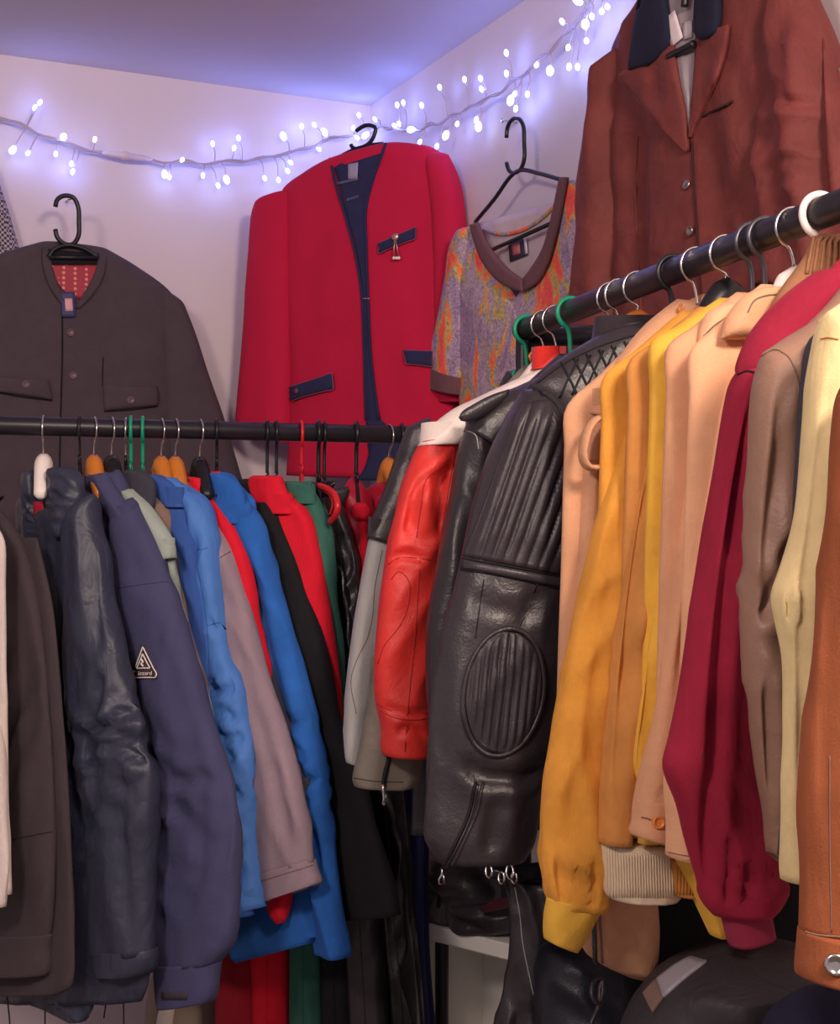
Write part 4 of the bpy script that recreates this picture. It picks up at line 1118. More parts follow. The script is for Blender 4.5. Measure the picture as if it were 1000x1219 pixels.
# --- houndstooth garment at the left edge
hm = bpy.data.materials.new('houndstooth_wool')
hm.use_nodes = True
nt = hm.node_tree
bs = nt.nodes['Principled BSDF']; bs.inputs['Roughness'].default_value = .9
tc = nt.nodes.new('ShaderNodeTexCoord'); mp = nt.nodes.new('ShaderNodeMapping')
mp.inputs['Rotation'].default_value = (0, 0, -RZ)
ck = nt.nodes.new('ShaderNodeTexChecker'); ck.inputs['Scale'].default_value = 170
ck.inputs['Color1'].default_value = lin('#b3a3ac'); ck.inputs['Color2'].default_value = lin('#3c3440')
nt.links.new(tc.outputs['Object'], mp.inputs['Vector']); nt.links.new(mp.outputs['Vector'], ck.inputs['Vector']); nt.links.new(ck.outputs['Color'], bs.inputs['Base Color'])
pw0 = PL_LEFT.shift(-.045)
w0 = thing('checked_jacket', 'small black and grey checked garment at the left edge of the wall', 'jacket', pw0.at(-60, 420), 'clothes on the walls')
l0 = Loft([(-80, 190, -8, 194), (-90, 215, 0, 220), (-95, 250, 11, 254), (-100, 285, 21, 290), (-100, 330, 34, 335), (-100, 420, 44, 420)], pw0, th=.03, fold=.003, seed=3)
l0.build('sleeve', hm, w0)
l0b = Loft([(170, -140, -70), (260, -200, -40), (420, -220, -40)], pw0, th=.03, fold=.003, seed=3, n=24)
l0b.build('body', hm, w0)

# --- dark jacket on the left wall
pw1 = PL_LEFT.shift(-.085)
K_LODEN = mat('charcoal_loden', '#4b3f46', rough=.95, sheen=.08, bump=.25, scale=380, mottle=.1, mscale=20, weave=True)
w1 = thing('loden_jacket', 'charcoal brown wool jacket with flap pockets on the left wall', 'jacket', pw1.at(90, 640), 'clothes on the walls')
b1 = Loft([(52, 288, 120, 296), (10, 300, 160, 318), (-40, 320, 202, 349), (-60, 350, 212, 368), (-66, 420, 206, 420), (-70, 500, 206, 500), (-74, 600, 208, 600), (-78, 690, 212, 690)], pw1, th=.05, fold=.003, freq=9, seed=5, n=60, round0=.02, expo=3)
b1o = b1.build('body', K_LODEN, w1)
s1 = Loft([(184, 338, 216, 360), (186, 390, 232, 400), (188, 440, 247, 446), (190, 500, 266, 500), (200, 560, 284, 560), (214, 620, 300, 620), (222, 650, 304, 650)], pw1.shift(-.004), th=.042, fold=.006, freq=10, seed=6, round0=.03)
s1.build('sleeve', K_LODEN, w1)
s1b = Loft([(-80, 352, -40, 340), (-96, 420, -46, 420), (-110, 520, -50, 520), (-120, 640, -56, 640)], pw1.shift(-.004), th=.042, fold=.006, freq=10, seed=7, n=30)
s1b.build('sleeve', K_LODEN, w1)
K_REDLIN = bpy.data.materials.new('red_dotted_lining'); K_REDLIN.use_nodes = True
nt = K_REDLIN.node_tree; bs = nt.nodes['Principled BSDF']; bs.inputs['Roughness'].default_value = .6
tc = nt.nodes.new('ShaderNodeTexCoord'); vo = nt.nodes.new('ShaderNodeTexVoronoi'); vo.inputs['Scale'].default_value = 90; vo.inputs['Randomness'].default_value = .1
rp = nt.nodes.new('ShaderNodeValToRGB'); rp.color_ramp.elements[0].position = .28; rp.color_ramp.elements[1].position = .34
rp.color_ramp.elements[0].color = lin('#d98a80'); rp.color_ramp.elements[1].color = lin('#a32036')
nt.links.new(tc.outputs['Object'], vo.inputs['Vector']); nt.links.new(vo.outputs['Distance'], rp.inputs['Fac']); nt.links.new(rp.outputs['Color'], bs.inputs['Base Color'])
panel('lining', b1, [(57, 314, 117, 314), (62, 328, 113, 330), (72, 342, 104, 344), (84, 354, 96, 356)], .0035, K_REDLIN, w1, nu=16, nv=10, thick=.003)
panel('collar_back', b1, [(57, 297, 117, 302), (57, 306, 118, 310), (58, 316, 117, 316)], .005, K_BLACK, w1, nu=16, nv=6, thick=.004)
panel('collar', b1, [(50, 295, 57, 296), (50, 315, 62, 318), (60, 345, 72, 348), (76, 366, 82, 366)], .006, K_LODEN, w1, nu=6, nv=12, thick=.006, bulge=.003)
panel('collar', b1, [(117, 303, 126, 306), (113, 322, 124, 326), (100, 348, 110, 352), (88, 366, 94, 368)], .006, K_LODEN, w1, nu=6, nv=12, thick=.006, bulge=.003)
lb = panel('label', b1, [(348, 72, 88), (378, 73, 89)], .008, plain('navy_label', '#3c3e6a', .6), w1, nu=6, nv=8, thick=.002)
panel('label_crest', b1, [(356, 76, 85), (371, 77, 86)], .0095, plain('crest_red', '#d8a0a8', .6), lb, nu=5, nv=5, thick=.001)
seam('placket_edge', b1, [(74, 366), (74, 420), (72, 500), (70, 600)], .0018, K_BLACK, w1)
for x, y in ((84, 396), (87, 447)):
    button(b1, x, y, .0085, plain('horn_button', '#6a5358', .3), w1)
for rows, bx_, by in (([(-6, 448, 58, 452), (-6, 462, 60, 466), (-6, 466, 62, 476)], 30, 458), ([(122, 458, 186, 460), (123, 474, 188, 472), (124, 489, 187, 483)], 154, 477)):
    f = panel('pocket_flap', b1, rows, .007, K_LODEN, w1, nu=14, nv=8, thick=.006, bulge=.004)
    seam('flap_edge', b1, [(rows[-1][0], rows[-1][1] + 1), ((rows[-1][0] + rows[-1][2]) / 2, (rows[-1][1] + rows[-1][3]) / 2 + 2), (rows[-1][2], rows[-1][3] + 1)], .0016, K_BLACK, f)
    p, nn = b1.hit(bx_, by)
    lathe('button', p + nn * .01, nn, [(.0085, 0), (.0085, .002), (.0075, .0034), (.006, .0034), (.0052, .0024)], MATS['horn_button'], f)
seam('pocket_edge', b1, [(123, 425), (122, 445), (122, 460)], .0012, K_BLACK, w1)
fl = Flat(PL_LEFT.shift(-.08))
wall_hanger('black plastic hanger of the charcoal wool jacket', Flat(PL_LEFT.shift(-.145)), [(66, 246), (68, 238), (76, 233), (87, 235), (93, 246), (94, 262), (93, 282), (86, 291), (76, 290), (68, 282), (66, 273)],
             [(58, 306), (64, 297), (80, 292), (100, 296), (116, 306)], [(58, 306), (116, 307)], r=.0052)
wall_hook(PL_LEFT, 79, 240, 'small nail holding the hook of the charcoal jacket hanger')

# --- red jacket across the corner
ax, ay, bx2, by2 = -0.375, 3.43, 0.068, 3.17
pw2 = Plane(ax, ay, -(by2 - ay), (bx2 - ax))
K_REDW = mat('crimson_wool', '#bd0f3c', rough=.92, sheen=.1, bump=.15, scale=300, mottle=.05, mscale=8)
K_NAVYTR = cloth('navy_trim', '#26264a')
K_PIPE = mat('mauve_piping', '#8c3f5e', bump=0)
w2 = thing('red_blazer', 'red collarless wool jacket with navy trim hung across the corner', 'jacket', pw2.at(430, 570), 'clothes on the walls')
b2r = Loft([(394, 190, 462, 170), (362, 211, 496, 172), (338, 230, 522, 180), (338, 262, 532, 214), (342, 320, 538, 300), (346, 400, 542, 390), (347, 480, 545, 470), (345, 540, 540, 540), (343, 566, 530, 572)], pw2, th=.045, fold=.0035, freq=8, seed=15, n=64, round0=.1, expo=2.8, grooves=(([(380, 260), (372, 340), (378, 420)], .006, 10), ([(410, 300), (404, 400), (410, 500)], .005, 9), ([(500, 230), (498, 330), (505, 420)], .006, 10), ([(470, 340), (466, 420), (474, 520)], .005, 9)))
b2r.build('body', K_REDW, w2)
s2 = Loft([(311, 240, 350, 223), (304, 258, 350, 258), (299, 300, 350, 310), (295, 360, 350, 370), (290, 430, 349, 436), (286, 480, 348, 486), (284, 505, 347, 518), (286, 512, 346, 528)], pw2.shift(-.012), th=.042, fold=.004, freq=9, seed=16, round0=.03)
s2.build('sleeve', K_REDW, w2)
s2b = Loft([(508, 177, 534, 184), (512, 212, 546, 218), (518, 270, 553, 270), (520, 340, 560, 340), (522, 420, 566, 420), (524, 480, 568, 480)], pw2.shift(-.002), th=.04, fold=.004, freq=9, seed=17, round0=.09)
s2b.build('sleeve', K_REDW, w2)
panel('lining', b2r, [(399, 200, 454, 183), (403, 214, 449, 203), (412, 250, 438, 245), (424, 290, 437, 290), (431, 330, 438, 330), (434, 380, 440, 380), (436, 440, 444, 440), (437, 500, 454, 500), (440, 540, 470, 540), (446, 566, 462, 566)], .004, K_NAVYTR, w2, nu=10, nv=44, thick=.004)
for pts in ([(395, 192), (400, 216), (414, 262), (426, 310), (432, 350), (435, 420), (437, 500)], [(460, 172), (450, 200), (438, 226), (437, 290), (439, 350), (443, 430), (452, 500)]):
    seam('front_piping', b2r, pts, .0032, K_NAVYTR, w2, n=40, off=1.4)
panel('front_facing', b2r, [(438, 500, 454, 500), (442, 530, 478, 524), (434, 560, 470, 560), (424, 572, 452, 576)], .006, K_NAVYTR, w2, nu=8, nv=12, thick=.005, bulge=.004)
for k, rows in enumerate(([(347, 461, 397, 445), (347, 470, 398, 452), (348, 477, 399, 463)], [(482, 417, 516, 419), (483, 426, 516, 428), (485, 433, 516, 437)], [(452, 290, 496, 271), (451, 296, 496, 278), (452, 302, 496, 284)])):
    f = panel('pocket_flap', b2r, rows, .007, K_NAVYTR, w2, nu=16, nv=8, thick=.006, bulge=.003)
    R_ = rows
    pts = closed([(R_[0][0], R_[0][1]), (R_[0][2], R_[0][3]), (R_[2][2], R_[2][3]), (R_[2][0], R_[2][1])])
    seam('flap_piping', b2r, pts, .0014, K_PIPE, f, n=48, off=4.5)
M_BRASS = plain('antique_silver', '#c79a90', .3, metal=.8)
p, nn = b2r.hit(473, 283)
md = lathe('medallion', p + nn * .011, nn, [(.0085, 0), (.0085, .002), (.0065, .0036), (.003, .0042)], M_BRASS, w2)
tube('chain', [p + nn * .012, p + nn * .012 + Vector((-.002, 0, -.022)), p + nn * .011 + Vector((-.003, 0, -.044))], .0014, M_BRASS, md)
tube('chain', [p + nn * .012, p + nn * .012 + Vector((.004, 0, -.022)), p + nn * .011 + Vector((.008, 0, -.044))], .0014, M_BRASS, md)
for dx in (-.003, .003, .008):
    lathe('pendant', p + nn * .010 + Vector((dx, 0, -.046)), nn, [(.003, 0), (.0038, .002), (.002, .004)], M_WHITEPL, md, seg=8)
p, nn = b2r.hit(357, 466)
lathe('button', p + nn * .011, nn, [(.006, 0), (.006, .002), (.004, .003)], plain('plum_button', '#7a3a50', .35), w2)
seam('hook_clasp', b2r, [(434, 356), (438, 356), (442, 356)], .0016, M_BRASS, w2, off=4)
panel('label', b2r, [(416, 196, 428, 194), (416, 214, 427, 213)], .0065, plain('woven_label', '#9a8ea8', .6), w2, nu=5, nv=5, thick=.001)
panel('label_tag', b2r, [(402, 218, 428, 212), (403, 221, 428, 215)], .0065, plain('woven_label_grey', '#5a5470', .6), w2, nu=6, nv=3, thick=.001)
text_mesh('lining_script', 'ewoto', b2r.hit(422, 238)[0] + b2r.front * .007, pw2.at(430, 234) - pw2.at(414, 239), b2r.front, .012, plain('silver_thread', '#6f6c8a', .5), w2)
wall_hanger('black plastic hanger of the red collarless jacket', Flat(pw2.shift(.005)), [(424, 156), (431, 151), (440, 149), (447, 153), (445, 162), (440, 170), (434, 174), (424, 177), (419, 175), (418, 172)],
            [(394, 195), (406, 186), (422, 178), (440, 173), (456, 171)], None, r=.0045)
wall_hook(PL_RIGHT, 449, 150, 'small nail in the corner holding the red jacket hanger')

# --- patterned top on the right wall
pm = bpy.data.materials.new('paisley_print'); pm.use_nodes = True
nt = pm.node_tree; bs = nt.nodes['Principled BSDF']; bs.inputs['Roughness'].default_value = .85
tc = nt.nodes.new('ShaderNodeTexCoord')
n1 = nt.nodes.new('ShaderNodeTexNoise'); n1.inputs['Scale'].default_value = 17; n1.inputs['Detail'].default_value = 3; n1.inputs['Distortion'].default_value = .9
mp = nt.nodes.new('ShaderNodeMapping'); mp.inputs['Scale'].default_value = (1, 1, .5)
nt.links.new(tc.outputs['Object'], mp.inputs['Vector']); nt.links.new(mp.outputs['Vector'], n1.inputs['Vector'])
r1 = nt.nodes.new('ShaderNodeValToRGB'); r1.color_ramp.interpolation = 'EASE'
cols = [(0, '#8d7a9a'), (.36, '#a08aa6'), (.44, '#b8a2b2'), (.5, '#a898a0'), (.505, '#b8ac6c'), (.535, '#ccb66c'), (.55, '#fa8450'), (.64, '#f4605a'), (1, '#c47aa0')]
while len(r1.color_ramp.elements) < len(cols): r1.color_ramp.elements.new(.5)
for e_, (ps, h_) in zip(r1.color_ramp.elements, cols):
    e_.position = ps; e_.color = lin(h_)
nt.links.new(n1.outputs['Fac'], r1.inputs['Fac'])
n2 = nt.nodes.new('ShaderNodeTexNoise'); n2.inputs['Scale'].default_value = 60; n2.inputs['Detail'].default_value = 4; n2.inputs['Distortion'].default_value = 4
nt.links.new(tc.outputs['Object'], n2.inputs['Vector'])
r2 = nt.nodes.new('ShaderNodeValToRGB'); r2.color_ramp.elements[0].position = .42; r2.color_ramp.elements[1].position = .58
r2.color_ramp.elements[0].color = lin('#6f6076'); r2.color_ramp.elements[1].color = lin('#d8c8d0')
nt.links.new(n2.outputs['Fac'], r2.inputs['Fac'])
mx = nt.nodes.new('ShaderNodeMixRGB'); mx.blend_type = 'OVERLAY'; mx.inputs['Fac'].default_value = .5
nt.links.new(r1.outputs['Color'], mx.inputs['Color1']); nt.links.new(r2.outputs['Color'], mx.inputs['Color2']); nt.links.new(mx.outputs['Color'], bs.inputs['Base Color'])
K_PATT = pm
K_PLUM = cloth('plum_band', '#6d4850')
K_INSIDE = cloth('fabric_inside', '#c9b5be')
pw3 = PL_RIGHT.shift(-.05)
w3 = thing('printed_top', 'multicoloured paisley top with a plum V-neck band on the right wall', 'top', pw3.at(630, 480), 'clothes on the walls')
bL = Loft([(552, 274, 566, 266), (545, 300, 584, 312), (544, 330, 606, 345), (545, 380, 640, 380), (547, 440, 700, 430), (549, 500, 716, 500), (552, 540, 716, 540)], pw3, th=.022, fold=.003, freq=10, seed=3, round0=.03)
bLo = bL.build('front', K_PATT, w3)
bR = Loft([(670, 213, 700, 216), (664, 260, 708, 260), (650, 310, 712, 310), (622, 346, 714, 350), (600, 390, 716, 390), (600, 440, 718, 440), (600, 520, 718, 520)], pw3.shift(.003), th=.022, fold=.003, freq=10, seed=4, round0=.02)
bR.build('front', K_PATT, w3)
sl3 = Loft([(556, 270, 566, 270), (543, 292, 562, 300), (537, 330, 556, 335), (527, 380, 552, 384), (517, 418, 550, 430), (512, 436, 549, 452)], pw3.shift(-.008), th=.026, fold=.004, freq=12, seed=6)
sl3o = sl3.build('sleeve', K_PATT, w3)
cf3 = Loft([(512, 434, 550, 450), (510, 446, 549, 460), (507, 460, 547, 470)], pw3.shift(-.008), th=.028, fold=.001, n=14, seed=6, round0=0)
cf3.build('cuff', K_PLUM, sl3o)
back = Flat(pw3.shift(.016))
panel('back_inside', back, [(568, 266, 667, 240), (575, 285, 662, 262), (590, 310, 650, 300), (618, 336, 630, 334)], .002, K_INSIDE, w3, nu=14, nv=12, thick=.003)
seam('back_neckline', back, [(568, 264), (580, 274), (600, 279), (622, 275), (645, 262), (668, 240)], .0042, K_PATT, w3, n=24, off=1)
bandL = [(560, 268, 569, 265), (566, 290, 577, 284), (575, 312, 588, 302), (592, 333, 602, 318), (610, 344, 614, 327), (624, 347, 623, 333)]
bandR = [(624, 347, 623, 333), (640, 336, 634, 318), (652, 314, 645, 300), (661, 284, 653, 276), (669, 250, 660, 246), (676, 211, 667, 211)]
FB = Flat(pw3.shift(-.024))
panel('neck_band', FB, bandL, .003, K_PLUM, w3, nu=6, nv=24, thick=.006, bulge=.002)
panel('neck_band', FB, bandR, .003, K_PLUM, w3, nu=6, nv=24, thick=.006, bulge=.002)
lb = panel('label', back, [(608, 290, 629, 283), (610, 312, 631, 304)], .006, plain('dark_label', '#3d3548', .6), w3, nu=5, nv=5, thick=.001)
panel('label_motif', back, [(613, 292, 622, 289), (614, 305, 623, 302)], .0075, plain('label_rose', '#c06a70', .6), lb, nu=4, nv=4, thick=.001)
panel('label_edge', back, [(627, 284, 630, 283), (629, 303, 632, 302)], .0075, plain('label_white', '#ddd5e4', .6), lb, nu=3, nv=4, thick=.001)
wall_hanger('black plastic hanger of the paisley top, its arms bare', Flat(pw3.shift(-.006)), [(603, 164), (604, 152), (609, 143), (617, 141), (623, 150), (624, 170), (624, 190), (620, 201), (612, 206), (606, 203), (603, 194)],
            [(566, 264), (590, 235), (608, 210), (618, 203), (640, 206), (668, 214)], [(582, 299), (600, 291), (656, 266)], r=.0042)
wall_hook(PL_RIGHT, 616, 146, 'small nail holding the paisley top hanger')

# --- brown velvet jacket on the right wall
pw4 = PL_RIGHT.shift(-.075)
K_VEL = mat('russet_velvet', '#6e302e', rough=.75, sheen=.4, bump=.15, scale=300, mottle=.2, mscale=12, wrinkle=.5)
K_VELNAVY = mat('midnight_velvet', '#171830', rough=.9, sheen=.1, bump=.1)
K_SATLIN = mat('grey_satin_lining', '#8b7f86', rough=.45, bump=.05)
w4 = thing('velvet_blazer', 'russet brown velvet blazer with a midnight blue collar on the right wall', 'jacket', pw4.at(830, 400), 'clothes on the walls')
b4 = Loft([(782, -18, 866, -30), (760, 20, 905, -40), (736, 64, 945, -20), (738, 120, 956, 60), (742, 200, 960, 180), (746, 280, 962, 260), (742, 340, 966, 330), (738, 400, 972, 400), (734, 460, 976, 460)], pw4, th=.05, fold=.008, freq=11, seed=5, n=70, round0=.02, expo=2.8, crumple=((.2, .9, .004, 14),), grooves=(([(762, 120), (757, 200), (760, 290), (764, 380)], .02, 8), ([(880, 60), (888, 160), (880, 260)], .016, 8), ([(905, 20), (908, 120), (900, 240), (898, 300)], .02, 7), ([(780, 200), (790, 280), (792, 360)], .01, 10), ([(850, 150), (860, 230), (856, 320)], .01, 9)))
b4.build('body', K_VEL, w4)
s4 = Loft([(717, 98, 754, 48), (712, 150, 748, 140), (707, 210, 749, 215), (702, 270, 750, 275), (696, 330, 746, 335), (690, 390, 742, 395), (686, 440, 738, 445)], pw4.shift(-.006), th=.05, fold=.008, freq=12, seed=6, round0=.03, crumple=((.2, .9, .003, 14),), grooves=(([(740, 110), (735, 200), (728, 300), (722, 380)], .018, 8), ([(722, 120), (718, 220), (710, 330)], .008, 7)))
s4.build('sleeve', K_VEL, w4)
s4b = Loft([(925, -60, 952, -40), (928, 0, 966, 0), (924, 60, 982, 60), (918, 130, 1004, 130), (914, 200, 1020, 200), (910, 270, 1030, 270), (906, 340, 1036, 340)], pw4.shift(-.012), th=.055, fold=.012, freq=12, seed=7, round0=.08, crumple=((.2, .95, .006, 18),), grooves=(([(965, 10), (968, 100), (972, 200), (980, 280)], .02, 8), ([(930, 118), (950, 124), (965, 120)], .008, 5), ([(925, 186), (945, 190), (968, 200)], .008, 5)))
s4b.build('sleeve', K_VEL, w4)
panel('lining', b4, [(792, -10, 836, -16), (797, 30, 834, 30), (804, 70, 831, 70), (812, 110, 827, 110), (820, 155, 824, 155)], .003, K_SATLIN, w4, nu=8, nv=20, thick=.003)
panel('price_tag', b4, [(793, 26, 808, 13), (799, 42, 813, 30), (804, 57, 818, 45)], .008, plain('tag_white', '#dccbd2', .6), w4, nu=5, nv=5, thick=.001)
panel('size_label', b4, [(816, 28, 827, 25), (817, 48, 827, 45)], .006, plain('label_pale', '#b7a9b2', .6), w4, nu=4, nv=4, thick=.001)
LAP = dict(nu=12, nv=18, thick=.006, bulge=.002)
panel('lapel', b4, [(737, 91, 806, 54), (748, 102, 810, 84), (764, 120, 815, 110), (786, 146, 820, 138), (808, 172, 822, 164), (820, 182, 823, 178)], .009, K_VEL, w4, **LAP)
panel('lapel', b4, [(833, 44, 872, 30), (832, 70, 868, 60), (830, 100, 858, 92), (827, 135, 842, 128), (824, 165, 826, 164)], .009, K_VEL, w4, **LAP)
panel('collar', b4, [(772, -24, 800, -30), (766, 10, 798, 0), (760, 45, 802, 30), (755, 83, 800, 58), (757, 84, 780, 78)], .013, K_VELNAVY, w4, nu=10, nv=14, thick=.01, bulge=.003)
panel('collar', b4, [(834, -30, 862, -34), (834, 0, 862, -4), (833, 30, 861, 28), (834, 42, 858, 40), (842, 48, 850, 46)], .013, K_VELNAVY, w4, nu=10, nv=14, thick=.01, bulge=.003)
seam('front_edge', b4, [(824, 168), (827, 220), (832, 300), (838, 380)], .0016, mat('dark_russet', '#38191c', bump=0), w4, off=.8)
seam('pocket_welt', b4, [(838, 138), (855, 130), (873, 121)], .0024, MATS['dark_russet'], w4)
seam('dart', b4, [(760, 150), (757, 220), (760, 300), (764, 370)], .002, K_VEL, w4)
for x, y in ((818, 220), (822, 275)):
    button(b4, x, y, .008, plain('pewter_button', '#9a8f8c', .25, metal=.8), w4)
fh = Flat(pw4.shift(-.05))
wall_hanger('black hanger bar showing inside the velvet blazer', Flat(pw4.shift(-.056)), [(815, 8), (818, -20), (822, -40), (812, -52), (800, -44)], [(796, 68), (803, 64), (815, 58), (826, 52)], None, r=.006)
wall_hook(PL_RIGHT, 818, -62, 'nail above the velvet blazer')
g5 = thing('grey_garment', 'grey garment edge on the wall beyond the velvet blazer', 'garment', PL_RIGHT.shift(-.04).at(1020, 140), 'clothes on the walls')
Loft([(82, 1000, 1040), (92, 990, 1050), (110, 986, 1060), (128, 992, 1070), (160, 1000, 1080)], PL_RIGHT.shift(-.04), th=.03, fold=.003, n=24).build('shoulder', K_BROWN, g5)

# ================================================================== string of lights
sl = thing('string_lights', 'garland of small cool white lights strung along both walls under the ceiling', 'string lights', P(440, 150, 3.4))
M_CABLE = plain('clear_cable', '#b7a3a8', .35)
M_BULB = bpy.data.materials.new('led_glow'); M_BULB.use_nodes = True
nt = M_BULB.node_tree; bs = nt.nodes['Principled BSDF']
bs.inputs['Base Color'].default_value = (.9, .95, 1, 1)
bs.inputs['Emission Color'].default_value = (.5, .66, 1, 1)
bs.inputs['Emission Strength'].default_value = 6
FLs, FRs = PL_LEFT.shift(-.028), PL_RIGHT.shift(-.028)
def wallpt(px, py):
    return (FLs if px < 441 else FRs).at(px, py)
cpx = [(-40, 118), (-5, 136), (30, 152), (75, 169), (110, 180), (150, 186), (200, 193), (250, 194), (300, 190), (345, 182), (385, 169), (415, 160), (436, 156), (448, 152), (475, 154), (505, 152), (530, 143), (560, 128), (590, 112), (612, 97), (640, 74), (665, 50), (685, 28), (702, 4), (720, -24), (745, -70)]
cable = smooth_path([wallpt(*q) for q in cpx], 160)
cable = [q + Vector((0, 0, .003 * math.sin(i * .9))) for i, q in enumerate(cable)]
tube('cable', cable, .0032, M_CABLE, sl, seg=8)
tube('cable_strand', [q + Vector((0, -.003, .0045 * math.sin(i * .7 + 1))) for i, q in enumerate(cable)], .0022, M_CABLE, sl, seg=6)
cq = [wallpt(x, 183 + (x - 125) * .13) + Vector((0, -.004, 0)) for x in (122, 128, 144, 146, 152, 154, 172, 182)]
tube('connector', cq, [.003, .006, .008, .011, .011, .008, .007, .003], plain('frosted_plastic', '#d9c6cf', .4), sl, seg=12)
bulbs = [(14, 180), (32, 184), (40, 130), (46, 124), (65, 185), (74, 165), (86, 205), (84, 196), (111, 168), (200, 212), (194, 209), (216, 191), (240, 210), (252, 172), (258, 222), (268, 215), (278, 177), (283, 165), (314, 213), (329, 216), (335, 164), (345, 194), (340, 205), (358, 151), (372, 150), (385, 158), (379, 178), (418, 154), (426, 138), (424, 165), (432, 163), (453, 143), (473, 150), (480, 126), (485, 123), (495, 155), (478, 148), (507, 170), (526, 175), (531, 105), (538, 162), (548, 148), (506, 126), (556, 95), (570, 143), (572, 151), (576, 94), (579, 107), (605, 88), (609, 64), (612, 120), (618, 130), (620, 113), (633, 113), (643, 78), (660, 85), (676, 27), (680, 80), (685, 58), (690, 80), (704, 30), (706, 50), (707, 20), (724, 15), (728, 9), (694, 2)]
bm_me = None
rnd = random.Random(5)
lights = 0
for i, (x, y) in enumerate(bulbs):
    p = wallpt(x, y) - (NL if x < 441 else NR) * (.004 + .012 * rnd.random())
    near = min(cable, key=lambda q: (q - p).length)
    if bm_me is None:
        o = lathe('bulb', Vector((0, 0, 0)) + sl.location, Vector((0, 0, 1)), [(.001, -.009), (.004, -.007), (.0058, -.002), (.0058, .003), (.004, .007), (.0012, .009)], M_BULB, sl, seg=10)
        bm_me = o.data
    else:
        o = bpy.data.objects.new('bulb', bm_me); col.objects.link(o); o.parent = sl
    o.location = p - sl.location
    d = (p - near)
    o.rotation_euler = d.to_track_quat('Z', 'Y').to_euler() if d.length > 1e-4 else (0, 0, 0)
    k = .75 + (.45 if i % 5 == 0 else 0)
    o.scale = (k, k, k)
    mid = (p + near) / 2 + Vector((.004, -.006, .004))
    tube('stem', smooth_path([near, mid, p], 8), .0014, M_CABLE, o, seg=5) if False else tube('stem', smooth_path([near, mid, p - d * .15], 8), .0014, M_CABLE, sl, seg=5)
    if True:
        L = bpy.data.lights.new('bulb_light', 'POINT'); L.energy = .04; L.color = (.16, .24, 1.0); L.shadow_soft_size = .006
        lo = bpy.data.objects.new('bulb_light', L); col.objects.link(lo)
        lo.location = p + (NL if x < 441 else NR) * (.004 if i % 2 else -.016)
        lo.parent = sl
        lo.location = lo.location - sl.location

# ================================================================== lower things
GT = 'trousers under the jackets'
def trousers(name, label, m, rows, d, seed, fold=.006, normal=(-.1, 1), th=.03, freq=14, crease=True, cat='trousers'):
    r = nrows(rows)
    pl = Plane(0, d, normal[0], normal[1])
    zb = pl.at(r[-1][0], r[-1][1]).z
    q = pl.at((r[0][0] + r[0][2]) / 2, r[0][1])
    root = thing(name, label, cat, Vector((q.x, q.y, zb)), GT)
    l = Loft(rows, pl, th=th, fold=fold, freq=freq, seed=seed)
    o = l.build('leg', m, root)
    l2 = Loft([(a_ + 4, b_, c_ + 6, d_) for a_, b_, c_, d_ in r], pl.shift(th * 1.4), th=th * .7, fold=fold, freq=freq, seed=seed + 1)
    l2.build('leg', m, root)
    if crease:
        seam('crease', l, [((a_ * .6 + c_ * .4), (b_ + d_) / 2) for a_, b_, c_, d_ in r], .0012, m, o, n=30)
    w = Loft([(r[0][0], r[0][1] - 22, r[0][2], r[0][3] - 22), r[0]], pl.shift(th * .5), th=th * 1.1, fold=.001, n=10, round0=.3)
    w.build('waistband', m, root)
    return root
K_DKRED = cloth('dark_red_cloth', '#8e0d22')
trousers('dark_red_trousers', 'dark red trousers, left of two red pairs under the blue jackets', K_DKRED, [(1020, 246, 306), (1100, 254, 306), (1219, 256, 306), (1420, 254, 308)], 2.76, 3)
trousers('bright_red_trousers', 'bright red trousers, right of two red pairs under the blue jackets', K_RED, [(1020, 296, 346), (1100, 297, 346), (1219, 299, 346), (1420, 300, 348)], 2.74, 4)
trousers('green_trousers', 'dark green trousers under the royal blue suede', K_GREEN, [(1020, 340, 380), (1100, 344, 382), (1219, 344, 384), (1420, 344, 386)], 2.7, 5, freq=22)
trousers('black_trousers', 'black cloth trousers under the long black coat', K_BLACK, [(1020, 374, 416), (1100, 380, 418), (1219, 383, 420), (1420, 384, 422)], 2.68, 6)
trousers('black_leather_trousers', 'black leather trousers with a worn sheen under the long black coat', K_BLKLEA, [(1010, 404, 450), (1080, 408, 454), (1150, 412, 458), (1219, 416, 462), (1420, 420, 466)], 2.64, 7, fold=.008, freq=18)
trousers('dark_leather_trousers', 'long black leather trousers below the taupe zipped cuff', K_BLKVINYL, [(930, 436, 480), (1000, 446, 486), (1100, 456, 490), (1219, 466, 500), (1420, 470, 506)], 2.6, 8, fold=.008, freq=18)
trousers('navy_trousers', 'dark navy blue trousers beside the white shelf', cloth('dark_navy_cloth', '#1a2350'), [(880, 458, 508), (960, 466, 506), (1060, 474, 504), (1140, 478, 506), (1219, 484, 512), (1420, 490, 520)], 2.66, 9)

# storage box at the lower left
stb = thing('beige_bag', 'beige canvas bag under the navy badge jacket', 'bag', P(220, 1330, 3.0), None)
Loft([(1150, 184, 256), (1180, 176, 262), (1219, 172, 266), (1330, 172, 268)], Plane(0, 2.98, -.2, 1), th=.1, fold=.004, n=24, round0=.15).build('body', mat('beige_canvas', '#8d7d72', rough=.9), stb)
Loft([(1188, 196, 206), (1200, 190, 208), (1219, 186, 206), (1260, 186, 206)], Plane(0, 2.86, -.2, 1), th=.012, fold=.002, n=14, round0=.2).build('flap', K_PALE, stb)

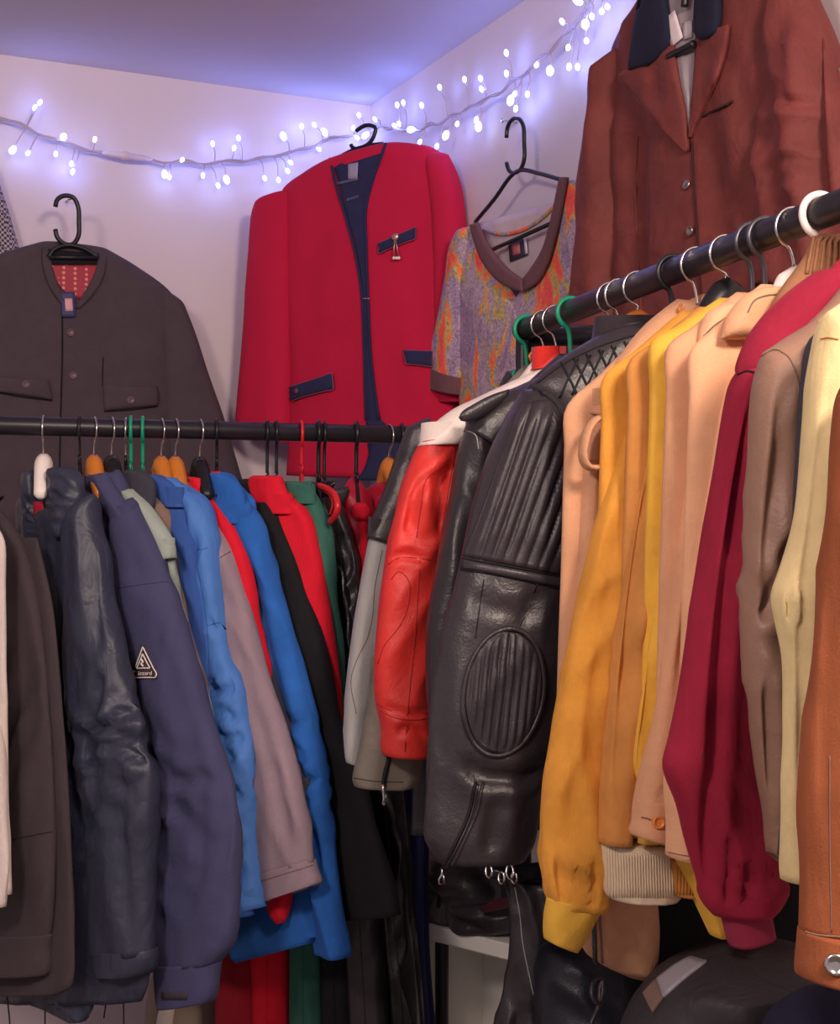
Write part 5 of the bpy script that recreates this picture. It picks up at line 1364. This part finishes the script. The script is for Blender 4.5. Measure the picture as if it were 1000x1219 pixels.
# white shelf unit
A = P(505, 1112, 2.75); B_ = P(607, 1138, 2.604)
ed = Vector((B_.x - A.x, B_.y - A.y, 0)).normalized()
bk = Vector((-ed.y, ed.x, 0))
if bk.x < 0: bk = -bk
rz = math.atan2(ed.y, ed.x)
M_SHELF = mat('white_melamine', '#ece9e2', rough=.45, bump=.02, mottle=.03)
zt = A.z + .005
W, D = .72, .2
o0 = Vector((A.x, A.y, 0)) - ed * .05
cen = o0 + ed * (W / 2) + bk * (D / 2)
su = thing('shelf_unit', 'white melamine shelf unit low down behind the leather trousers', 'shelf', cen, None)
box('top_board', cen + Vector((0, 0, zt + .0)), (W, D, .03), rz, M_SHELF, su)
box('lower_board', cen + Vector((0, 0, .1)), (W - .04, D - .02, .02), rz, M_SHELF, su)
box('back_panel', o0 + ed * (W / 2) + bk * (D - .006) + Vector((0, 0, zt / 2)), (W, .008, zt - .05), rz, M_SHELF, su)
for k in (.02, W - .02):
    box('side_panel', o0 + ed * k + bk * (D / 2 + .005) + Vector((0, 0, zt / 2 - .01)), (.02, D - .01, zt - .03), rz, M_SHELF, su)
q = o0 + ed * .285 + bk * (D / 2)
box('divider', q + Vector((0, 0, zt / 2 - .01)), (.02, D - .03, zt - .03), rz, M_SHELF, su)
q = Plane(0, 2.62, 0, 1).at(636, 990)
box('upper_post', Vector((q.x, q.y, (zt + 1.0) / 2 + .005)), (.042, .03, 1.0 - zt - .02), rz, M_SHELF, su)

# black leather heap on the shelf
hp = thing('folded_leather_jacket', 'crumpled black leather jacket heaped on the white shelf', 'jacket', P(555, 1105, 2.62), None)
pz = Plane(A.x, A.y, bk.x, bk.y).shift(.07)
h1 = Loft([(1012, 500, 610), (1030, 494, 622), (1055, 492, 626), (1078, 500, 626), (1092, 520, 626), (1098, 530, 620)], pz, th=.06, fold=.012, freq=9, crumple=((0, 1, .016, 16),), round0=.12, round1=.1, seed=3)
h1.build('body', K_BLKLEA, hp, open_end=False)
h2_ = Loft([(1070, 540, 616), (1085, 538, 622), (1100, 545, 618), (1112, 556, 606)], pz.shift(-.03), th=.05, fold=.01, freq=14, crumple=((0, 1, .016, 22),), round0=.2, round1=.2, seed=7, n=30)
h2_.build('sleeve', K_BLKLEA, hp, open_end=False)
h3_ = Loft([(572, 1080, 574, 1086), (586, 1072, 590, 1084), (600, 1068, 606, 1080), (612, 1066, 618, 1078)], pz.shift(-.085), th=.01, fold=.004, freq=30, n=20, round0=.2, round1=.2)
h3_.build('maroon_lining', leather('maroon_lining', '#4a1c26'), hp, open_end=False)

# belted leather skirt hanging in front
kx = Plane(0, 2.3, -.25, 1)
lk = thing('leather_skirt', 'black gathered leather skirt with silver belt rings below the biker jacket', 'skirt', kx.at(640, 1300), None)
k1 = Loft([(1046, 600, 700), (1070, 606, 706), (1120, 608, 712), (1170, 602, 722), (1219, 590, 735), (1340, 575, 750)], kx, th=.035, fold=.014, freq=26, seed=5)
k1o = k1.build('panel', K_BLKLEA, lk)
bt = Loft([(582, 1032, 582, 1046), (612, 1030, 612, 1048), (650, 1026, 650, 1050), (690, 1024, 690, 1050)], kx.shift(-.02), th=.03, fold=.001, n=20, round0=.1, round1=.1)
bt.build('belt', K_BLKVINYL, lk, open_end=False)
seam('seam', k1, [(613, 1056), (619, 1090), (622, 1120), (632, 1170), (642, 1215)], .0016, K_GREYLEA, k1o)
for (x, y, r) in ((582, 1037, 7), (607, 1038, 8), (597, 1045, 6.5), (612, 1045, 6)):
    cc = kx.shift(-.055).at(x, y)
    tube('belt_ring', [cc + Vector((math.cos(a_ * .5236) * r * .55 * 2.25 / F, math.sin(a_ * .5236) * .004, math.sin(a_ * .5236) * r * 2.25 / F)) for a_ in range(12)], .0018, M_CHROME, lk, seg=8, close=True)
sk2 = thing('dark_leather_bag', 'black leather bag with a strap loop beneath the mustard cuff', 'bag', Plane(0, 2.2, 0, 1).at(700, 1330), None)
Loft([(1118, 660, 720), (1130, 646, 742), (1160, 640, 756), (1219, 640, 770), (1330, 650, 770)], Plane(0, 2.2, -.2, 1), th=.08, fold=.008, freq=12, round0=.2, crumple=((0, 1, .01, 16),)).build('body', leather('blue_black_leather', '#20232e', rough=.4), sk2)
tube('strap', smooth_path([P(716, 1165, 2.08), P(707, 1170, 2.07), P(705, 1185, 2.06), P(713, 1195, 2.06), P(718, 1180, 2.07), P(716, 1165, 2.08), P(712, 1200, 2.06), P(704, 1219, 2.05), P(704, 1260, 2.05)], 40), .004, K_BLKLEA, sk2, seg=8)
# black cloth added to stand for deep shade below the coats, then dark garments
sd = thing('shade_fill_cloth', 'black cloth added as the deep shade below the coats on the right', 'coat', Plane(RAIL_R.pt(.45).x, RAIL_R.pt(.45).y, -.292, .956).at(840, 1330), None)
Loft([(930, 760, 940), (1060, 750, 962), (1150, 742, 968), (1330, 740, 970)], Plane(RAIL_R.pt(.45).x, RAIL_R.pt(.45).y, -.292, .956), th=.03, fold=.01, freq=9).build('body', K_BLACK, sd)
gj = thing('grey_sports_jacket', 'dark grey jacket with a pale reflective shoulder stripe at the bottom', 'jacket', Plane(0, 1.75, 0, 1).at(850, 1330), None)
pg = Plane(0, 1.75, -.1, 1)
g1 = Loft([(848, 1132, 900, 1124), (815, 1146, 960, 1130), (786, 1168, 995, 1150), (764, 1192, 1010, 1180), (744, 1225, 1020, 1225), (728, 1280, 1030, 1280), (720, 1340, 1030, 1340)], pg, th=.11, fold=.012, freq=8, round0=.3, seed=3, crumple=((.2, 1, .012, 10),))
g1o = g1.build('shoulder', nylon('graphite_shell', '#373237', rough=.6), gj)
panel('reflective_stripe', g1, [(822, 1140, 842, 1146), (804, 1150, 818, 1164), (783, 1166, 791, 1188)], .004, plain('reflective_grey', '#a7a0aa', .4), g1o, nu=8, nv=8, thick=.006)
panel('stripe', g1, [(783, 1166, 791, 1188), (774, 1173, 784, 1197), (765, 1180, 778, 1206)], .004, K_BROWN, g1o, nu=8, nv=6, thick=.006)
nj = thing('navy_garment', 'dark navy garment in the bottom right corner', 'jacket', Plane(0, 1.6, 0, 1).at(980, 1330), None)
Loft([(1172, 985, 1040), (1190, 950, 1060), (1219, 918, 1070), (1330, 890, 1080)], Plane(0, 1.58, -.1, 1), th=.07, fold=.006, freq=10, round0=.2).build('sleeve', cloth('ink_blue', '#20203c'), nj)
